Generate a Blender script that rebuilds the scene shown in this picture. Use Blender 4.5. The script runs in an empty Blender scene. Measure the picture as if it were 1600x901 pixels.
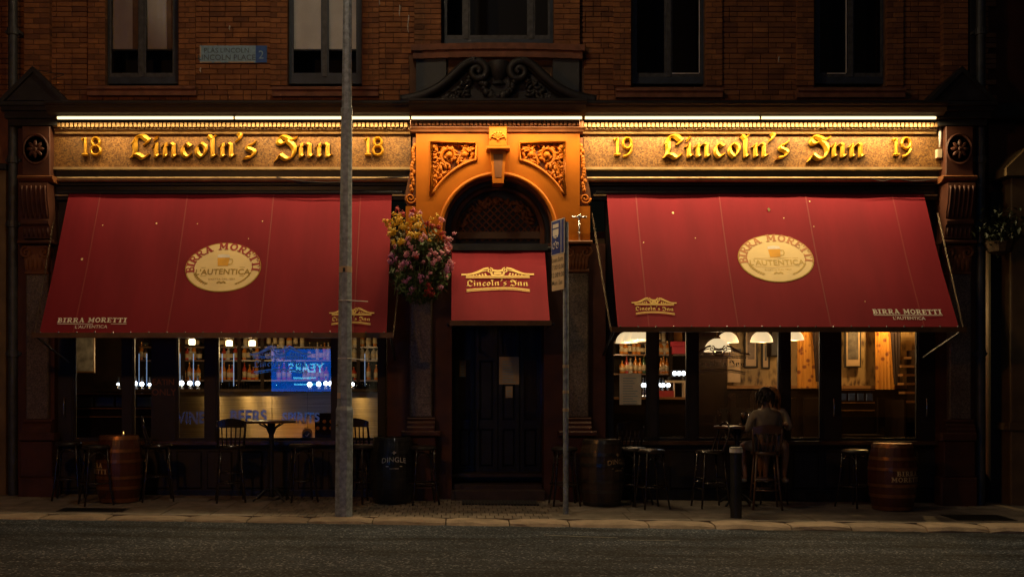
import bpy, bmesh, math, random
from mathutils import Vector, Matrix
R = math.radians
random.seed(7)
SC = bpy.context.scene
COL = SC.collection
# ------------------------------------------------------------------ camera
cam_d = bpy.data.cameras.new('camera'); CAM = bpy.data.objects.new('camera', cam_d); COL.objects.link(CAM)
CD, CH, FPX, CX, HY = 15.0, 1.555, 1650.0, 720.0, 609.0      # metres to the front, eye height, focal length in photo pixels
CAM.location = (0, -CD, CH); CAM.rotation_euler = (R(90), 0, 0)
cam_d.sensor_fit = 'HORIZONTAL'; cam_d.sensor_width = 36.0; cam_d.lens = FPX/1600*36
cam_d.shift_x = (800-CX)/1600; cam_d.shift_y = (HY-450.5)/1600
cam_d.clip_end = 500; SC.camera = CAM
# ------------------------------------------------------------------ night sky
W = bpy.data.worlds.new('World'); SC.world = W; W.use_nodes = True
nt = W.node_tree; bg = nt.nodes['Background']
sky = nt.nodes.new('ShaderNodeTexSky'); sky.sky_type = 'NISHITA'; sky.sun_disc = False
sky.sun_elevation = R(2); sky.sun_rotation = R(160)
nt.links.new(sky.outputs[0], bg.inputs[0]); bg.inputs[1].default_value = 0.001
# the last moonlight, very weak
sd = bpy.data.lights.new('moonlight', 'SUN'); sd.energy = 0.012; sd.angle = R(12); sd.color = (0.75, 0.85, 1.0)
so = bpy.data.objects.new('moonlight', sd); COL.objects.link(so); so.rotation_euler = (R(50), 0, R(-25))
SC.view_settings.view_transform = 'Standard'; SC.view_settings.look = 'None'
SC.view_settings.exposure = 0.0; SC.view_settings.gamma = 1.0; SC.view_settings.use_curve_mapping = False
SC.cycles.max_bounces = 6; SC.cycles.diffuse_bounces = 3; SC.cycles.glossy_bounces = 3
SC.cycles.transparent_max_bounces = 12; SC.cycles.caustics_reflective = False; SC.cycles.caustics_refractive = False
SC.cycles.sample_clamp_indirect = 4.0; SC.cycles.use_denoising = True
SC.cycles.use_adaptive_sampling = False
# ------------------------------------------------------------------ photo pixel -> metres at a known depth y
def S(y): return (CD+y)/FPX
def PX(px, y): return (px-CX)*S(y)
def PZ(py, y): return CH+(HY-py)*S(y)
def P(px, py, y): return Vector((PX(px, y), y, PZ(py, y)))
def g(x, y): return 0.005-0.010*x+0.022*y                       # pavement, falling to the right and to the kerb
def road_z(x, y): return -0.014*x-0.088+0.02*(-2.2-y)
# ------------------------------------------------------------------ materials
MATS = {}
def newmat(name):
    m = bpy.data.materials.new(name); m.use_nodes = True
    n = m.node_tree; b = n.nodes['Principled BSDF']
    MATS[name] = m
    return m, n, b
def c4(c): return (c[0], c[1], c[2], 1)
def mat(name, col, rough=.6, metal=0., var=.15, scale=6., bump=0., bscale=60., spec=.5, coat=0.):
    m, n, b = newmat(name)
    N = n.nodes; L = n.links
    tc = N.new('ShaderNodeTexCoord')
    nz = N.new('ShaderNodeTexNoise'); nz.inputs['Scale'].default_value = scale; nz.inputs['Detail'].default_value = 5
    L.new(tc.outputs['Object'], nz.inputs['Vector'])
    rp = N.new('ShaderNodeValToRGB')
    lo = [max(0, k*(1-var)) for k in col]; hi = [min(1, k*(1+var)) for k in col]
    rp.color_ramp.elements[0].position = .3; rp.color_ramp.elements[1].position = .7
    rp.color_ramp.elements[0].color = c4(lo); rp.color_ramp.elements[1].color = c4(hi)
    L.new(nz.outputs[0], rp.inputs[0]); L.new(rp.outputs[0], b.inputs['Base Color'])
    mr = N.new('ShaderNodeMapRange'); mr.inputs[3].default_value = max(.03, rough*.8); mr.inputs[4].default_value = min(1, rough*1.2)
    L.new(nz.outputs[0], mr.inputs[0]); L.new(mr.outputs[0], b.inputs['Roughness'])
    b.inputs['Metallic'].default_value = metal; b.inputs['Specular IOR Level'].default_value = spec
    b.inputs['Coat Weight'].default_value = coat
    if bump:
        n2 = N.new('ShaderNodeTexNoise'); n2.inputs['Scale'].default_value = bscale; n2.inputs['Detail'].default_value = 3
        L.new(tc.outputs['Object'], n2.inputs['Vector'])
        bp = N.new('ShaderNodeBump'); bp.inputs['Strength'].default_value = bump; bp.inputs['Distance'].default_value = .01
        L.new(n2.outputs[0], bp.inputs['Height']); L.new(bp.outputs[0], b.inputs['Normal'])
    return m
def emis(name, col, strength):
    m, n, b = newmat(name)
    b.inputs['Base Color'].default_value = c4(col); b.inputs['Emission Color'].default_value = c4(col)
    b.inputs['Emission Strength'].default_value = strength
    return m
def glassmat(name, tint=(1, 1, 1), ior=1.5, rough=0.0, gain=1.0):
    m = bpy.data.materials.new(name); m.use_nodes = True; n = m.node_tree; n.nodes.clear(); MATS[name] = m
    o = n.nodes.new('ShaderNodeOutputMaterial'); mx = n.nodes.new('ShaderNodeMixShader')
    t = n.nodes.new('ShaderNodeBsdfTransparent'); t.inputs[0].default_value = c4(tint)
    gl = n.nodes.new('ShaderNodeBsdfGlossy'); gl.inputs['Roughness'].default_value = rough
    f = n.nodes.new('ShaderNodeFresnel'); f.inputs[0].default_value = ior
    n.links.new(f.outputs[0], mx.inputs[0]); n.links.new(t.outputs[0], mx.inputs[1]); n.links.new(gl.outputs[0], mx.inputs[2])
    n.links.new(mx.outputs[0], o.inputs[0])
    return m
def brickmat(name, cols, bump=.5, rough=.85):
    m, n, b = newmat(name); N = n.nodes; L = n.links
    oi = N.new('ShaderNodeObjectInfo'); ge = N.new('ShaderNodeNewGeometry')
    ad = N.new('ShaderNodeMath'); ad.operation = 'ADD'; L.new(oi.outputs['Random'], ad.inputs[0]); L.new(ge.outputs['Random Per Island'], ad.inputs[1])
    fr = N.new('ShaderNodeMath'); fr.operation = 'FRACT'; L.new(ad.outputs[0], fr.inputs[0])
    rp = N.new('ShaderNodeValToRGB'); els = rp.color_ramp.elements
    while len(els) < len(cols): els.new(.5)
    for i, c in enumerate(cols): els[i].position = i/(len(cols)-1); els[i].color = c4(c)
    L.new(fr.outputs[0], rp.inputs[0])
    nz = N.new('ShaderNodeTexNoise'); nz.inputs['Scale'].default_value = 3.5; nz.inputs['Detail'].default_value = 8
    nz.inputs['Roughness'].default_value = .7
    L.new(ge.outputs['Position'], nz.inputs['Vector'])
    mr = N.new('ShaderNodeMapRange'); mr.inputs[1].default_value = .3; mr.inputs[2].default_value = .7
    mr.inputs[3].default_value = .55; mr.inputs[4].default_value = 1.25; L.new(nz.outputs[0], mr.inputs[0])
    mx = N.new('ShaderNodeVectorMath'); mx.operation = 'SCALE'; L.new(rp.outputs[0], mx.inputs[0]); L.new(mr.outputs[0], mx.inputs['Scale'])
    L.new(mx.outputs[0], b.inputs['Base Color']); b.inputs['Roughness'].default_value = rough
    n2 = N.new('ShaderNodeTexNoise'); n2.inputs['Scale'].default_value = 70; n2.inputs['Detail'].default_value = 4
    L.new(ge.outputs['Position'], n2.inputs['Vector'])
    bp = N.new('ShaderNodeBump'); bp.inputs['Strength'].default_value = bump; bp.inputs['Distance'].default_value = .01
    L.new(n2.outputs[0], bp.inputs['Height']); L.new(bp.outputs[0], b.inputs['Normal'])
    return m
def speckle(name, c1, c2, c3, scale=90., rough=.45, bump=.15, stain=.35):
    """polished or painted granite-like stone: fine specks plus broad stains"""
    m, n, b = newmat(name); N = n.nodes; L = n.links
    ge = N.new('ShaderNodeNewGeometry')
    v = N.new('ShaderNodeTexVoronoi'); v.inputs['Scale'].default_value = scale; L.new(ge.outputs['Position'], v.inputs['Vector'])
    sp = N.new('ShaderNodeSeparateColor'); L.new(v.outputs['Color'], sp.inputs[0])
    rp = N.new('ShaderNodeValToRGB'); e = rp.color_ramp.elements; e.new(.5)
    e[0].position = 0; e[1].position = .5; e[2].position = 1
    e[0].color = c4(c1); e[1].color = c4(c2); e[2].color = c4(c3); L.new(sp.outputs[0], rp.inputs[0])
    nz = N.new('ShaderNodeTexNoise'); nz.inputs['Scale'].default_value = 1.7; nz.inputs['Detail'].default_value = 9; nz.inputs['Roughness'].default_value = .65
    L.new(ge.outputs['Position'], nz.inputs['Vector'])
    mr = N.new('ShaderNodeMapRange'); mr.inputs[1].default_value = .35; mr.inputs[2].default_value = .65
    mr.inputs[3].default_value = 1-stain; mr.inputs[4].default_value = 1+stain*.5; L.new(nz.outputs[0], mr.inputs[0])
    mx = N.new('ShaderNodeVectorMath'); mx.operation = 'SCALE'; L.new(rp.outputs[0], mx.inputs[0]); L.new(mr.outputs[0], mx.inputs['Scale'])
    L.new(mx.outputs[0], b.inputs['Base Color']); b.inputs['Roughness'].default_value = rough
    bp = N.new('ShaderNodeBump'); bp.inputs['Strength'].default_value = bump; bp.inputs['Distance'].default_value = .004
    L.new(sp.outputs[1], bp.inputs['Height']); L.new(bp.outputs[0], b.inputs['Normal'])
    return m
# ------------------------------------------------------------------ mesh builder
class MB:
    def __init__(s): s.v = []; s.f = []
    def add(s, vs, fs):
        k = len(s.v); s.v += [tuple(a) for a in vs]; s.f += [tuple(i+k for i in f) for f in fs]; return s
    def box(s, x0, x1, y0, y1, z0, z1):
        return s.add([(x0,y0,z0),(x1,y0,z0),(x1,y1,z0),(x0,y1,z0),(x0,y0,z1),(x1,y0,z1),(x1,y1,z1),(x0,y1,z1)],
                     [(0,3,2,1),(4,5,6,7),(0,1,5,4),(1,2,6,5),(2,3,7,6),(3,0,4,7)])
    def cbox(s, x0, x1, y0, y1, z0, z1, c):
        """box with its front (low y) edges chamfered"""
        a = [(x0,z0),(x1,z0),(x1,z1),(x0,z1)]; b = [(x0+c,z0+c),(x1-c,z0+c),(x1-c,z1-c),(x0+c,z1-c)]
        vs = [(p[0], y1, p[1]) for p in a]+[(p[0], y0+c, p[1]) for p in a]+[(p[0], y0, p[1]) for p in b]
        fs = [(0,1,2,3),(8,9,10,11)]
        for i in range(4):
            j = (i+1) % 4; fs += [(i,j,4+j,4+i),(4+i,4+j,8+j,8+i)]
        return s.add(vs, fs)
    def pbox(s, x0, py0, x1, py1, yf, yb, c=0):
        a = (PX(x0,yf), PX(x1,yf), yf, yb, PZ(py1,yf), PZ(py0,yf))
        return s.cbox(*a, c) if c else s.box(*a)
    def prism(s, pts, y0, y1):
        n = len(pts)
        vs = [(p[0], y0, p[1]) for p in pts]+[(p[0], y1, p[1]) for p in pts]
        fs = [tuple(range(n)), tuple(range(2*n-1, n-1, -1))]+[(i, n+i, n+(i+1) % n, (i+1) % n) for i in range(n)]
        return s.add(vs, fs)
    def pprism(s, pts, yf, yb): return s.prism([(PX(a, yf), PZ(b, yf)) for a, b in pts], yf, yb)
    def yzprism(s, pts, x0, x1):
        n = len(pts)
        vs = [(x0, p[0], p[1]) for p in pts]+[(x1, p[0], p[1]) for p in pts]
        fs = [tuple(range(n)), tuple(range(2*n-1, n-1, -1))]+[(i, n+i, n+(i+1) % n, (i+1) % n) for i in range(n)]
        return s.add(vs, fs)
    def lathe(s, cx, cy, prof, n=16, z0=0., ang0=0., ang1=2*math.pi):
        full = abs(ang1-ang0-2*math.pi) < 1e-6; m = n if full else n+1
        vs = []; fs = []
        for r, z in prof:
            for i in range(m):
                a = ang0+(ang1-ang0)*i/n; vs.append((cx+r*math.cos(a), cy+r*math.sin(a), z0+z))
        for k in range(len(prof)-1):
            for i in range(n):
                j = (i+1) % m; fs.append((k*m+i, k*m+j, (k+1)*m+j, (k+1)*m+i))
        if full:
            if prof[0][0] > 1e-5: fs.append(tuple(range(m-1, -1, -1)))
            if prof[-1][0] > 1e-5: fs.append(tuple((len(prof)-1)*m+i for i in range(m)))
        return s.add(vs, fs)
    def tube(s, pts, r, n=6, closed=False, flat=None):
        pts = [Vector(p) for p in pts]; k = len(pts); rs = r if isinstance(r, (list, tuple)) else [r]*k
        vs = []; fs = []; up = None
        for i, p in enumerate(pts):
            if closed: t = pts[(i+1) % k]-pts[i-1]
            else: t = pts[min(i+1, k-1)]-pts[max(i-1, 0)]
            if t.length < 1e-9: t = Vector((0,0,1))
            t.normalize()
            if up is None: up = Vector((0,0,1)) if abs(t.z) < .9 else Vector((0,1,0))
            u = up-t*up.dot(t)
            if u.length < 1e-6: u = Vector((1,0,0))-t*t.x
            u.normalize(); w = t.cross(u); up = u
            for j in range(n):
                a = 2*math.pi*j/n; vs.append(p+(u*math.cos(a)+w*math.sin(a))*rs[i])
        for i in range(k if closed else k-1):
            for j in range(n):
                i2 = (i+1) % k; j2 = (j+1) % n; fs.append((i*n+j, i*n+j2, i2*n+j2, i2*n+j))
        if not closed: fs += [tuple(range(n-1, -1, -1)), tuple((k-1)*n+j for j in range(n))]
        return s.add(vs, fs)
    def blob(s, c, r, n=6, m=4, rot=None):
        if not isinstance(r, (tuple, list)): r = (r, r, r)
        vs = []; fs = []
        for k in range(m+1):
            ph = math.pi*k/m
            for i in range(n):
                a = 2*math.pi*i/n
                v = Vector((r[0]*math.sin(ph)*math.cos(a), r[1]*math.sin(ph)*math.sin(a), r[2]*math.cos(ph)))
                if rot is not None: v = rot @ v
                vs.append(v+Vector(c))
        for k in range(m):
            for i in range(n):
                j = (i+1) % n; fs.append((k*n+i, k*n+j, (k+1)*n+j, (k+1)*n+i))
        return s.add(vs, fs)
    def xf(s, M): s.v = [tuple(M @ Vector(p)) for p in s.v]; return s
    def join(s, o, M=None): return s.add([M @ Vector(p) for p in o.v] if M else o.v, o.f)
def wloc(o):
    p = Vector((0,0,0))
    while o is not None: p = p+o.location; o = o.parent
    return p
def mesh_from(name, mb, m, smooth=False, off=Vector((0,0,0)), fix=True):
    me = bpy.data.meshes.new(name)
    me.from_pydata([(p[0]-off.x, p[1]-off.y, p[2]-off.z) for p in mb.v], [], mb.f)
    if fix:
        bm = bmesh.new(); bm.from_mesh(me); bmesh.ops.remove_doubles(bm, verts=bm.verts, dist=1e-6)
        bmesh.ops.recalc_face_normals(bm, faces=bm.faces); bm.to_mesh(me); bm.free()
    if m is not None: me.materials.append(MATS[m] if isinstance(m, str) else m)
    if smooth:
        me.polygons.foreach_set('use_smooth', [True]*len(me.polygons))
    me.update(); return me
def obj(name, mb, m, parent=None, smooth=False, loc=None, label=None, cat=None, group=None, kind=None, fix=True, sharp=None):
    """one mesh object; mb is in world metres"""
    base = Vector(loc) if loc is not None else (Vector((0,0,0)) if parent is None else wloc(parent))
    me = mesh_from(name, mb, m, smooth, base, fix)
    if smooth and sharp: me.set_sharp_from_angle(angle=R(sharp))
    o = bpy.data.objects.new(name, me); COL.objects.link(o)
    if parent is not None: o.parent = parent; o.location = base-wloc(parent)
    else: o.location = base
    return tag(o, label, cat, group, kind)
def tag(o, label=None, cat=None, group=None, kind=None):
    if label: o['label'] = label
    if cat: o['category'] = cat
    if group: o['group'] = group
    if kind: o['kind'] = kind
    return o
def thing(name, label, cat, loc, group=None, rz=0):
    o = bpy.data.objects.new(name, None); COL.objects.link(o); o.location = loc; o.rotation_euler = (0,0,rz)
    o.empty_display_size = .1
    return tag(o, label, cat, group)
def inst(name, me, parent, wpos, rot=None):
    o = bpy.data.objects.new(name, me); COL.objects.link(o)
    if parent is not None: o.parent = parent; o.location = Vector(wpos)-wloc(parent)
    else: o.location = wpos
    if rot: o.rotation_euler = rot
    return o
def copy_tree(o, parent=None):
    c = o.copy(); COL.objects.link(c); c.parent = parent
    for ch in list(o.children): copy_tree(ch, c)
    return c
def catmull(pts, n=6, closed=False):
    pts = [Vector(p) for p in pts]; k = len(pts); out = []
    for i in range(k if closed else k-1):
        if closed: a, b, c, d = pts[i-1], pts[i], pts[(i+1) % k], pts[(i+2) % k]
        else: a, b, c, d = pts[max(i-1,0)], pts[i], pts[i+1], pts[min(i+2,k-1)]
        for j in range(n):
            t = j/n; out.append(.5*((2*b)+(c-a)*t+(2*a-5*b+4*c-d)*t*t+(3*b-a-3*c+d)*t**3))
    if not closed: out.append(pts[-1])
    return out
# ------------------------------------------------------------------ lettering
def txt(body, size=1., bold=0., align='CENTER', spacing=1., shear=0., extr=0.):
    cu = bpy.data.curves.new('t', 'FONT'); cu.body = body; cu.size = size; cu.offset = bold*size
    cu.align_x = align; cu.space_character = spacing; cu.shear = shear; cu.resolution_u = 3; cu.extrude = extr
    o = bpy.data.objects.new('t', cu); COL.objects.link(o)
    dg = bpy.context.evaluated_depsgraph_get(); me = o.evaluated_get(dg).to_mesh()
    mb = MB(); mb.add([tuple(v.co) for v in me.vertices], [tuple(p.vertices) for p in me.polygons])
    o.evaluated_get(dg).to_mesh_clear(); bpy.data.objects.remove(o); bpy.data.curves.remove(cu)
    return mb
NIBA = R(38)
def nib_stroke(mb, pts, w, h=0., depth=0., z=0., mn=.05, ang=NIBA, rnd=False):
    """calligraphic stroke: a broad nib held at one angle swept along pts; h = height of the ridge, depth = thickness"""
    k = len(pts); nib = Vector((math.cos(ang), math.sin(ang)))*w/2
    vs = []
    for i, p in enumerate(pts):
        p = Vector(p).to_2d() if len(p) > 2 else Vector(p)
        t = Vector(pts[min(i+1,k-1)]).to_2d()-Vector(pts[max(i-1,0)]).to_2d()
        if t.length < 1e-9: t = Vector((0,1))
        t.normalize(); nr = Vector((t.y, -t.x))
        if rnd: o = nr*w/2
        else:
            o = nib if nib.dot(nr) >= 0 else -nib
            if abs(nib.dot(nr)) < .13*w: o = o*.35+nr*(.13*w)
        a = p-o; b = p+o
        vs += [(a.x,a.y,z-depth),(a.x,a.y,z),(p.x,p.y,z+h),(b.x,b.y,z),(b.x,b.y,z-depth)]
    fs = []
    for i in range(k-1):
        for j in range(4): fs.append((i*5+j, i*5+j+1, (i+1)*5+j+1, (i+1)*5+j))
    for i in (0, k-1): fs.append(tuple(i*5+j for j in range(5)))
    mb.add(vs, fs)
BL = {  # blackletter, x-height 1: polylines (True = smooth curve), advance
 'L': ([([(.34,1.22),(.24,.95),(.27,.55),(.2,.2)],1), ([(.16,.98),(.36,1.36),(.72,1.42),(1.0,1.22),(1.12,1.08),(.84,.84)],1), ([(-.02,-.02),(.2,.2),(.5,.15),(.8,-.02),(1.15,.24)],1)], 1.32),
 'i': ([([(0,.68),(.22,.9),(.22,.14),(.3,.06),(.48,.22)],0), ([(.08,1.16),(.3,1.38)],0), ([(.16,1.12),(.2,1.2)],0)], .54),
 'n': ([([(0,.68),(.2,.9),(.2,.14),(.26,.07),(.4,.18)],0), ([(.2,.62),(.58,.92),(.76,.8),(.76,.14),(.84,.06),(1.02,.22)],0)], 1.12),
 'c': ([([(.5,.95),(.2,.72),(.18,.32),(.42,.06),(.74,.26)],1), ([(.4,.92),(.66,.74)],0)], .8),
 'o': ([([(.46,.96),(.17,.7),(.17,.32),(.44,.04)],1), ([(.4,.92),(.68,.72),(.7,.36),(.42,.04)],1)], .92),
 'l': ([([(.24,1.3),(.24,.14),(.32,.06),(.5,.22)],0), ([(.0,1.46),(.22,1.22)],0), ([(.22,1.22),(.46,1.48)],0)], .58),
 "'": ([([(.24,1.62),(.38,1.48),(.3,1.26),(.02,1.04)],1)], .5),
 's': ([([(.74,1.06),(.46,.86),(.2,.76),(.24,.58),(.56,.42),(.6,.22),(.36,.04),(.0,-.02)],1)], .82),
 'I': ([([(.58,1.0),(.32,.9),(.12,1.1),(.3,1.38),(.66,1.3),(1.0,1.14),(1.38,1.34)],1), ([(.74,1.12),(1.08,.78),(1.18,.42),(1.0,.04),(.62,-.08),(.22,.2)],1), ([(-.02,-.18),(.26,.24)],0)], 1.42),
}
def bl_glyph(mb, ch, x, y, sc, w=.42, h=0., depth=0., z=0., sx=1.):
    strokes, adv = BL[ch]
    for i, (pts, sm) in enumerate(strokes):
        q = catmull([(a,b,0) for a,b in pts], 7) if sm else [Vector((a,b,0)) for a,b in pts]
        nib_stroke(mb, [((x+p.x*sc*sx), (y+p.y*sc)) for p in q], w*sc, h, depth, z+i*.0004)
    return adv*sc*sx
def bl_text(body, sc, w=.42, z=0., sx=1., curve=0.):
    mb = MB(); x = 0
    for ch in body:
        if ch == ' ': x += .6*sc; continue
        x += bl_glyph(mb, ch, x, 0, sc, w, 0, 0, z, sx)+.1*sc
    mb.v = [(p[0]-x/2, p[1]+curve*(p[0]-x/2)**2, p[2]) for p in mb.v]
    return mb, x
def arc(cx, cy, rx, ry, a0, a1, n=10): return [(cx+rx*math.cos(R(a0+(a1-a0)*i/n)), cy+ry*math.sin(R(a0+(a1-a0)*i/n))) for i in range(n+1)]
T_, H_ = .27, .13
SL = {
 'B': ([([(.25,0),(.25,1)],T_), (([(.2,.94)]+arc(.5,.74,.22,.2,90,-90)+[(.2,.54)]),.15), (([(.2,.52)]+arc(.55,.28,.24,.22,90,-90)+[(.2,.06)]),.17), ([(0,.06),(.4,.06)],H_), ([(0,.94),(.4,.94)],H_)], .95),
 'I': ([([(.3,0),(.3,1)],T_), ([(0,.06),(.6,.06)],H_), ([(0,.94),(.6,.94)],H_)], .7),
 'R': ([([(.25,0),(.25,1)],T_), (([(.2,.94)]+arc(.55,.72,.24,.22,90,-90)+[(.2,.5)]),.16), ([(.5,.5),(.8,.06),(1.0,.06)],.2), ([(0,.06),(.48,.06)],H_), ([(0,.94),(.4,.94)],H_)], 1.08),
 'A': ([([(.18,.0),(.48,1)],.14), ([(.46,1),(.82,.0)],T_), ([(.28,.33),(.66,.33)],.12), ([(0,.06),(.4,.06)],H_), ([(.6,.06),(1.05,.06)],H_), ([(.3,.94),(.5,.94)],H_)], 1.12),
 'M': ([([(.2,0),(.2,1)],.16), ([(.2,1),(.58,.25)],.26), ([(.58,.25),(.96,1)],.14), ([(.96,0),(.96,1)],T_), ([(0,.06),(.4,.06)],H_), ([(.74,.06),(1.18,.06)],H_), ([(0,.94),(.3,.94)],H_), ([(.86,.94),(1.18,.94)],H_)], 1.28),
 'O': ([(arc(.48,.5,.37,.42,0,360,24),.21)], 1.02),
 'E': ([([(.25,0),(.25,1)],T_), ([(0,.06),(.8,.06)],H_), ([(0,.94),(.78,.94)],H_), ([(.2,.5),(.6,.5)],H_), ([(.76,.06),(.76,.32)],.1), ([(.74,.94),(.74,.7)],.1), ([(.58,.36),(.58,.64)],.1)], .92),
 'T': ([([(.45,0),(.45,1)],T_), ([(0,.94),(.9,.94)],H_), ([(.05,.94),(.05,.66)],.1), ([(.85,.94),(.85,.66)],.1), ([(.2,.06),(.7,.06)],H_)], .98),
}
def slab_text(body, h, sx=1., z=0., gap=.05):
    out = MB(); x = 0; cells = []
    for ch in body:
        if ch == ' ': x += .55*h*sx; continue
        st, adv = SL[ch]; mb = MB()
        for i, (pts, w) in enumerate(st):
            nib_stroke(mb, [(a*h*sx, b*h) for a, b in pts], w*h, 0, 0, z+i*.0003, rnd=True)
        cells.append((x, adv*h*sx, mb)); x += adv*h*sx+gap*h
    return cells, x
def flat_slab(body, h, sx=1., z=0.):
    cells, wd = slab_text(body, h, sx, z); mb = MB()
    for x, a, c in cells: mb.join(c, Matrix.Translation((x-wd/2, 0, 0)))
    return mb, wd
def spiral(cx, cz, r0, turns, a0, sgn=1, n=28, r1=.12):
    return [(cx+(r0*(1-(1-r1)*i/n))*math.cos(a0+sgn*2*math.pi*turns*i/n), cz+(r0*(1-(1-r1)*i/n))*math.sin(a0+sgn*2*math.pi*turns*i/n)) for i in range(n+1)]
def emblem(w, z=0.):
    """pediment crest with the pub's name below, flat, half width about w; local xy"""
    lines = MB(); q = 0
    def st(pts, wd, sm=True):
        nonlocal q
        pp = catmull([(a*w, b*w, 0) for a, b in pts], 6) if sm else [Vector((a*w,b*w,0)) for a,b in pts]
        nib_stroke(lines, [(p.x,p.y) for p in pp], wd*w, 0, 0, z+q*.00025, rnd=True); q += 1
    for s in (-1, 1):
        st([(s*1.14,.30),(s*.86,.33),(s*.6,.46),(s*.42,.57),(s*.28,.6)], .07)
        st([(s*.98,.30),(s*.7,.36),(s*.5,.46),(s*.34,.5)], .035)
        st([(a, b) for a, b in spiral(s*.24, .5, .11, 1.4, math.pi/2, s)], .04, False)
        for k in range(5): st([(s*(.36+k*.1), .27+.02*(k % 2)), (s*(.4+k*.09), .38-.02*k)], .05, False)
    st([(-.2,.4),(-.16,.3),(0,.26),(.16,.3),(.2,.4)], .07)
    st([(-.18,.5),(0,.47),(.18,.5)], .08); st([(-.12,.37),(.12,.37)], .1, False)
    st([(-1.0,.22),(1.0,.22)], .05, False); st([(-1.0,.16),(1.0,.16)], .03, False)
    for dy, wd in ((0,.05), (-.07,.03)): st([(-.98,-.36+dy),(-.5,-.28+dy),(0,-.25+dy),(.5,-.28+dy),(.98,-.36+dy)], wd)
    t, wd = bl_text("Lincoln's Inn", .165*w, .32, z)
    k = 1.94*w/wd
    t.v = [(p[0]*k, p[1]-.14*w-.05*(p[0]*k)**2/w, p[2]) for p in t.v]
    lines.join(t)
    return lines
# ------------------------------------------------------------------ materials used
brickmat('brick', [(.27,.108,.040), (.33,.135,.047), (.22,.086,.034), (.38,.16,.056), (.29,.115,.043), (.17,.068,.03)])
mat('mortar', (.13,.068,.036), .95, var=.35, bump=.5)
mat('sill_stone', (.24,.10,.055), .8, var=.3, scale=9, bump=.35)
mat('black_paint', (.018,.019,.021), .4, var=.35, scale=4, bump=.05)
mat('grey_paint', (.06,.066,.066), .6, var=.3, scale=3, bump=.15)
mat('dark_lead', (.021,.020,.020), .55, var=.45, scale=5, bump=.35)
mat('soffit', (.05,.04,.03), .7, var=.3, scale=4, bump=.2)
mat('dentil_paint', (.26,.155,.055), .6, var=.3, scale=9, bump=.2)
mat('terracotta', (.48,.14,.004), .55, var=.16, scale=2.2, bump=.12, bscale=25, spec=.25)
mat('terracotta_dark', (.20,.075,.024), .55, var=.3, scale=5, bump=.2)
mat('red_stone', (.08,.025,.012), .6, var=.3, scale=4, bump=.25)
speckle('granite', (.07,.06,.05), (.16,.125,.095), (.27,.22,.17), 85, .4)
speckle('fascia_stone', (.11,.046,.009), (.245,.112,.023), (.37,.19,.046), 60, .6, .3, .4)
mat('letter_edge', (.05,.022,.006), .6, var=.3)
mat('gilding', (.60,.31,.017), .34, .4, var=.12, scale=14, bump=.12)
mat('gold_line', (.50,.36,.18), .45, .2, var=.25)
mat('iron_pipe', (.07,.08,.085), .5, .2, var=.3, scale=8, bump=.2)
mat('sash_paint', (.035,.05,.075), .45, var=.3, bump=.1)
mat('sash_worn', (.07,.075,.08), .6, var=.4, scale=14, bump=.2)
mat('blind', (.80,.78,.70), .85, var=.12, scale=2.5)
mat('curtain_edge', (.30,.20,.12), .9, var=.3)
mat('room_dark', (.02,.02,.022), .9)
glassmat('glass'); glassmat('upper_glass', (.97,.98,1), 1.5)
mat('lettering_leaf', (.5,.47,.42), .28, .9, var=.2)
mat('galvanised', (.30,.37,.44), .55, .2, var=.4, scale=18, bump=.15)
mat('sign_blue', (.012,.045,.26), .4, var=.1)
mat('sign_white', (.72,.70,.66), .5, var=.06)
mat('sign_cream', (.55,.43,.28), .55, var=.1)
mat('sign_ink', (.03,.03,.035), .6)
mat('plate_pale', (.27,.46,.60), .5, var=.15, scale=22)
mat('plate_blue', (.03,.12,.42), .5, var=.15, scale=15)
mat('plate_ink', (.075,.11,.13), .6, var=.4, scale=40)
mat('white_dirt', (.6,.57,.5), .8)
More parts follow.
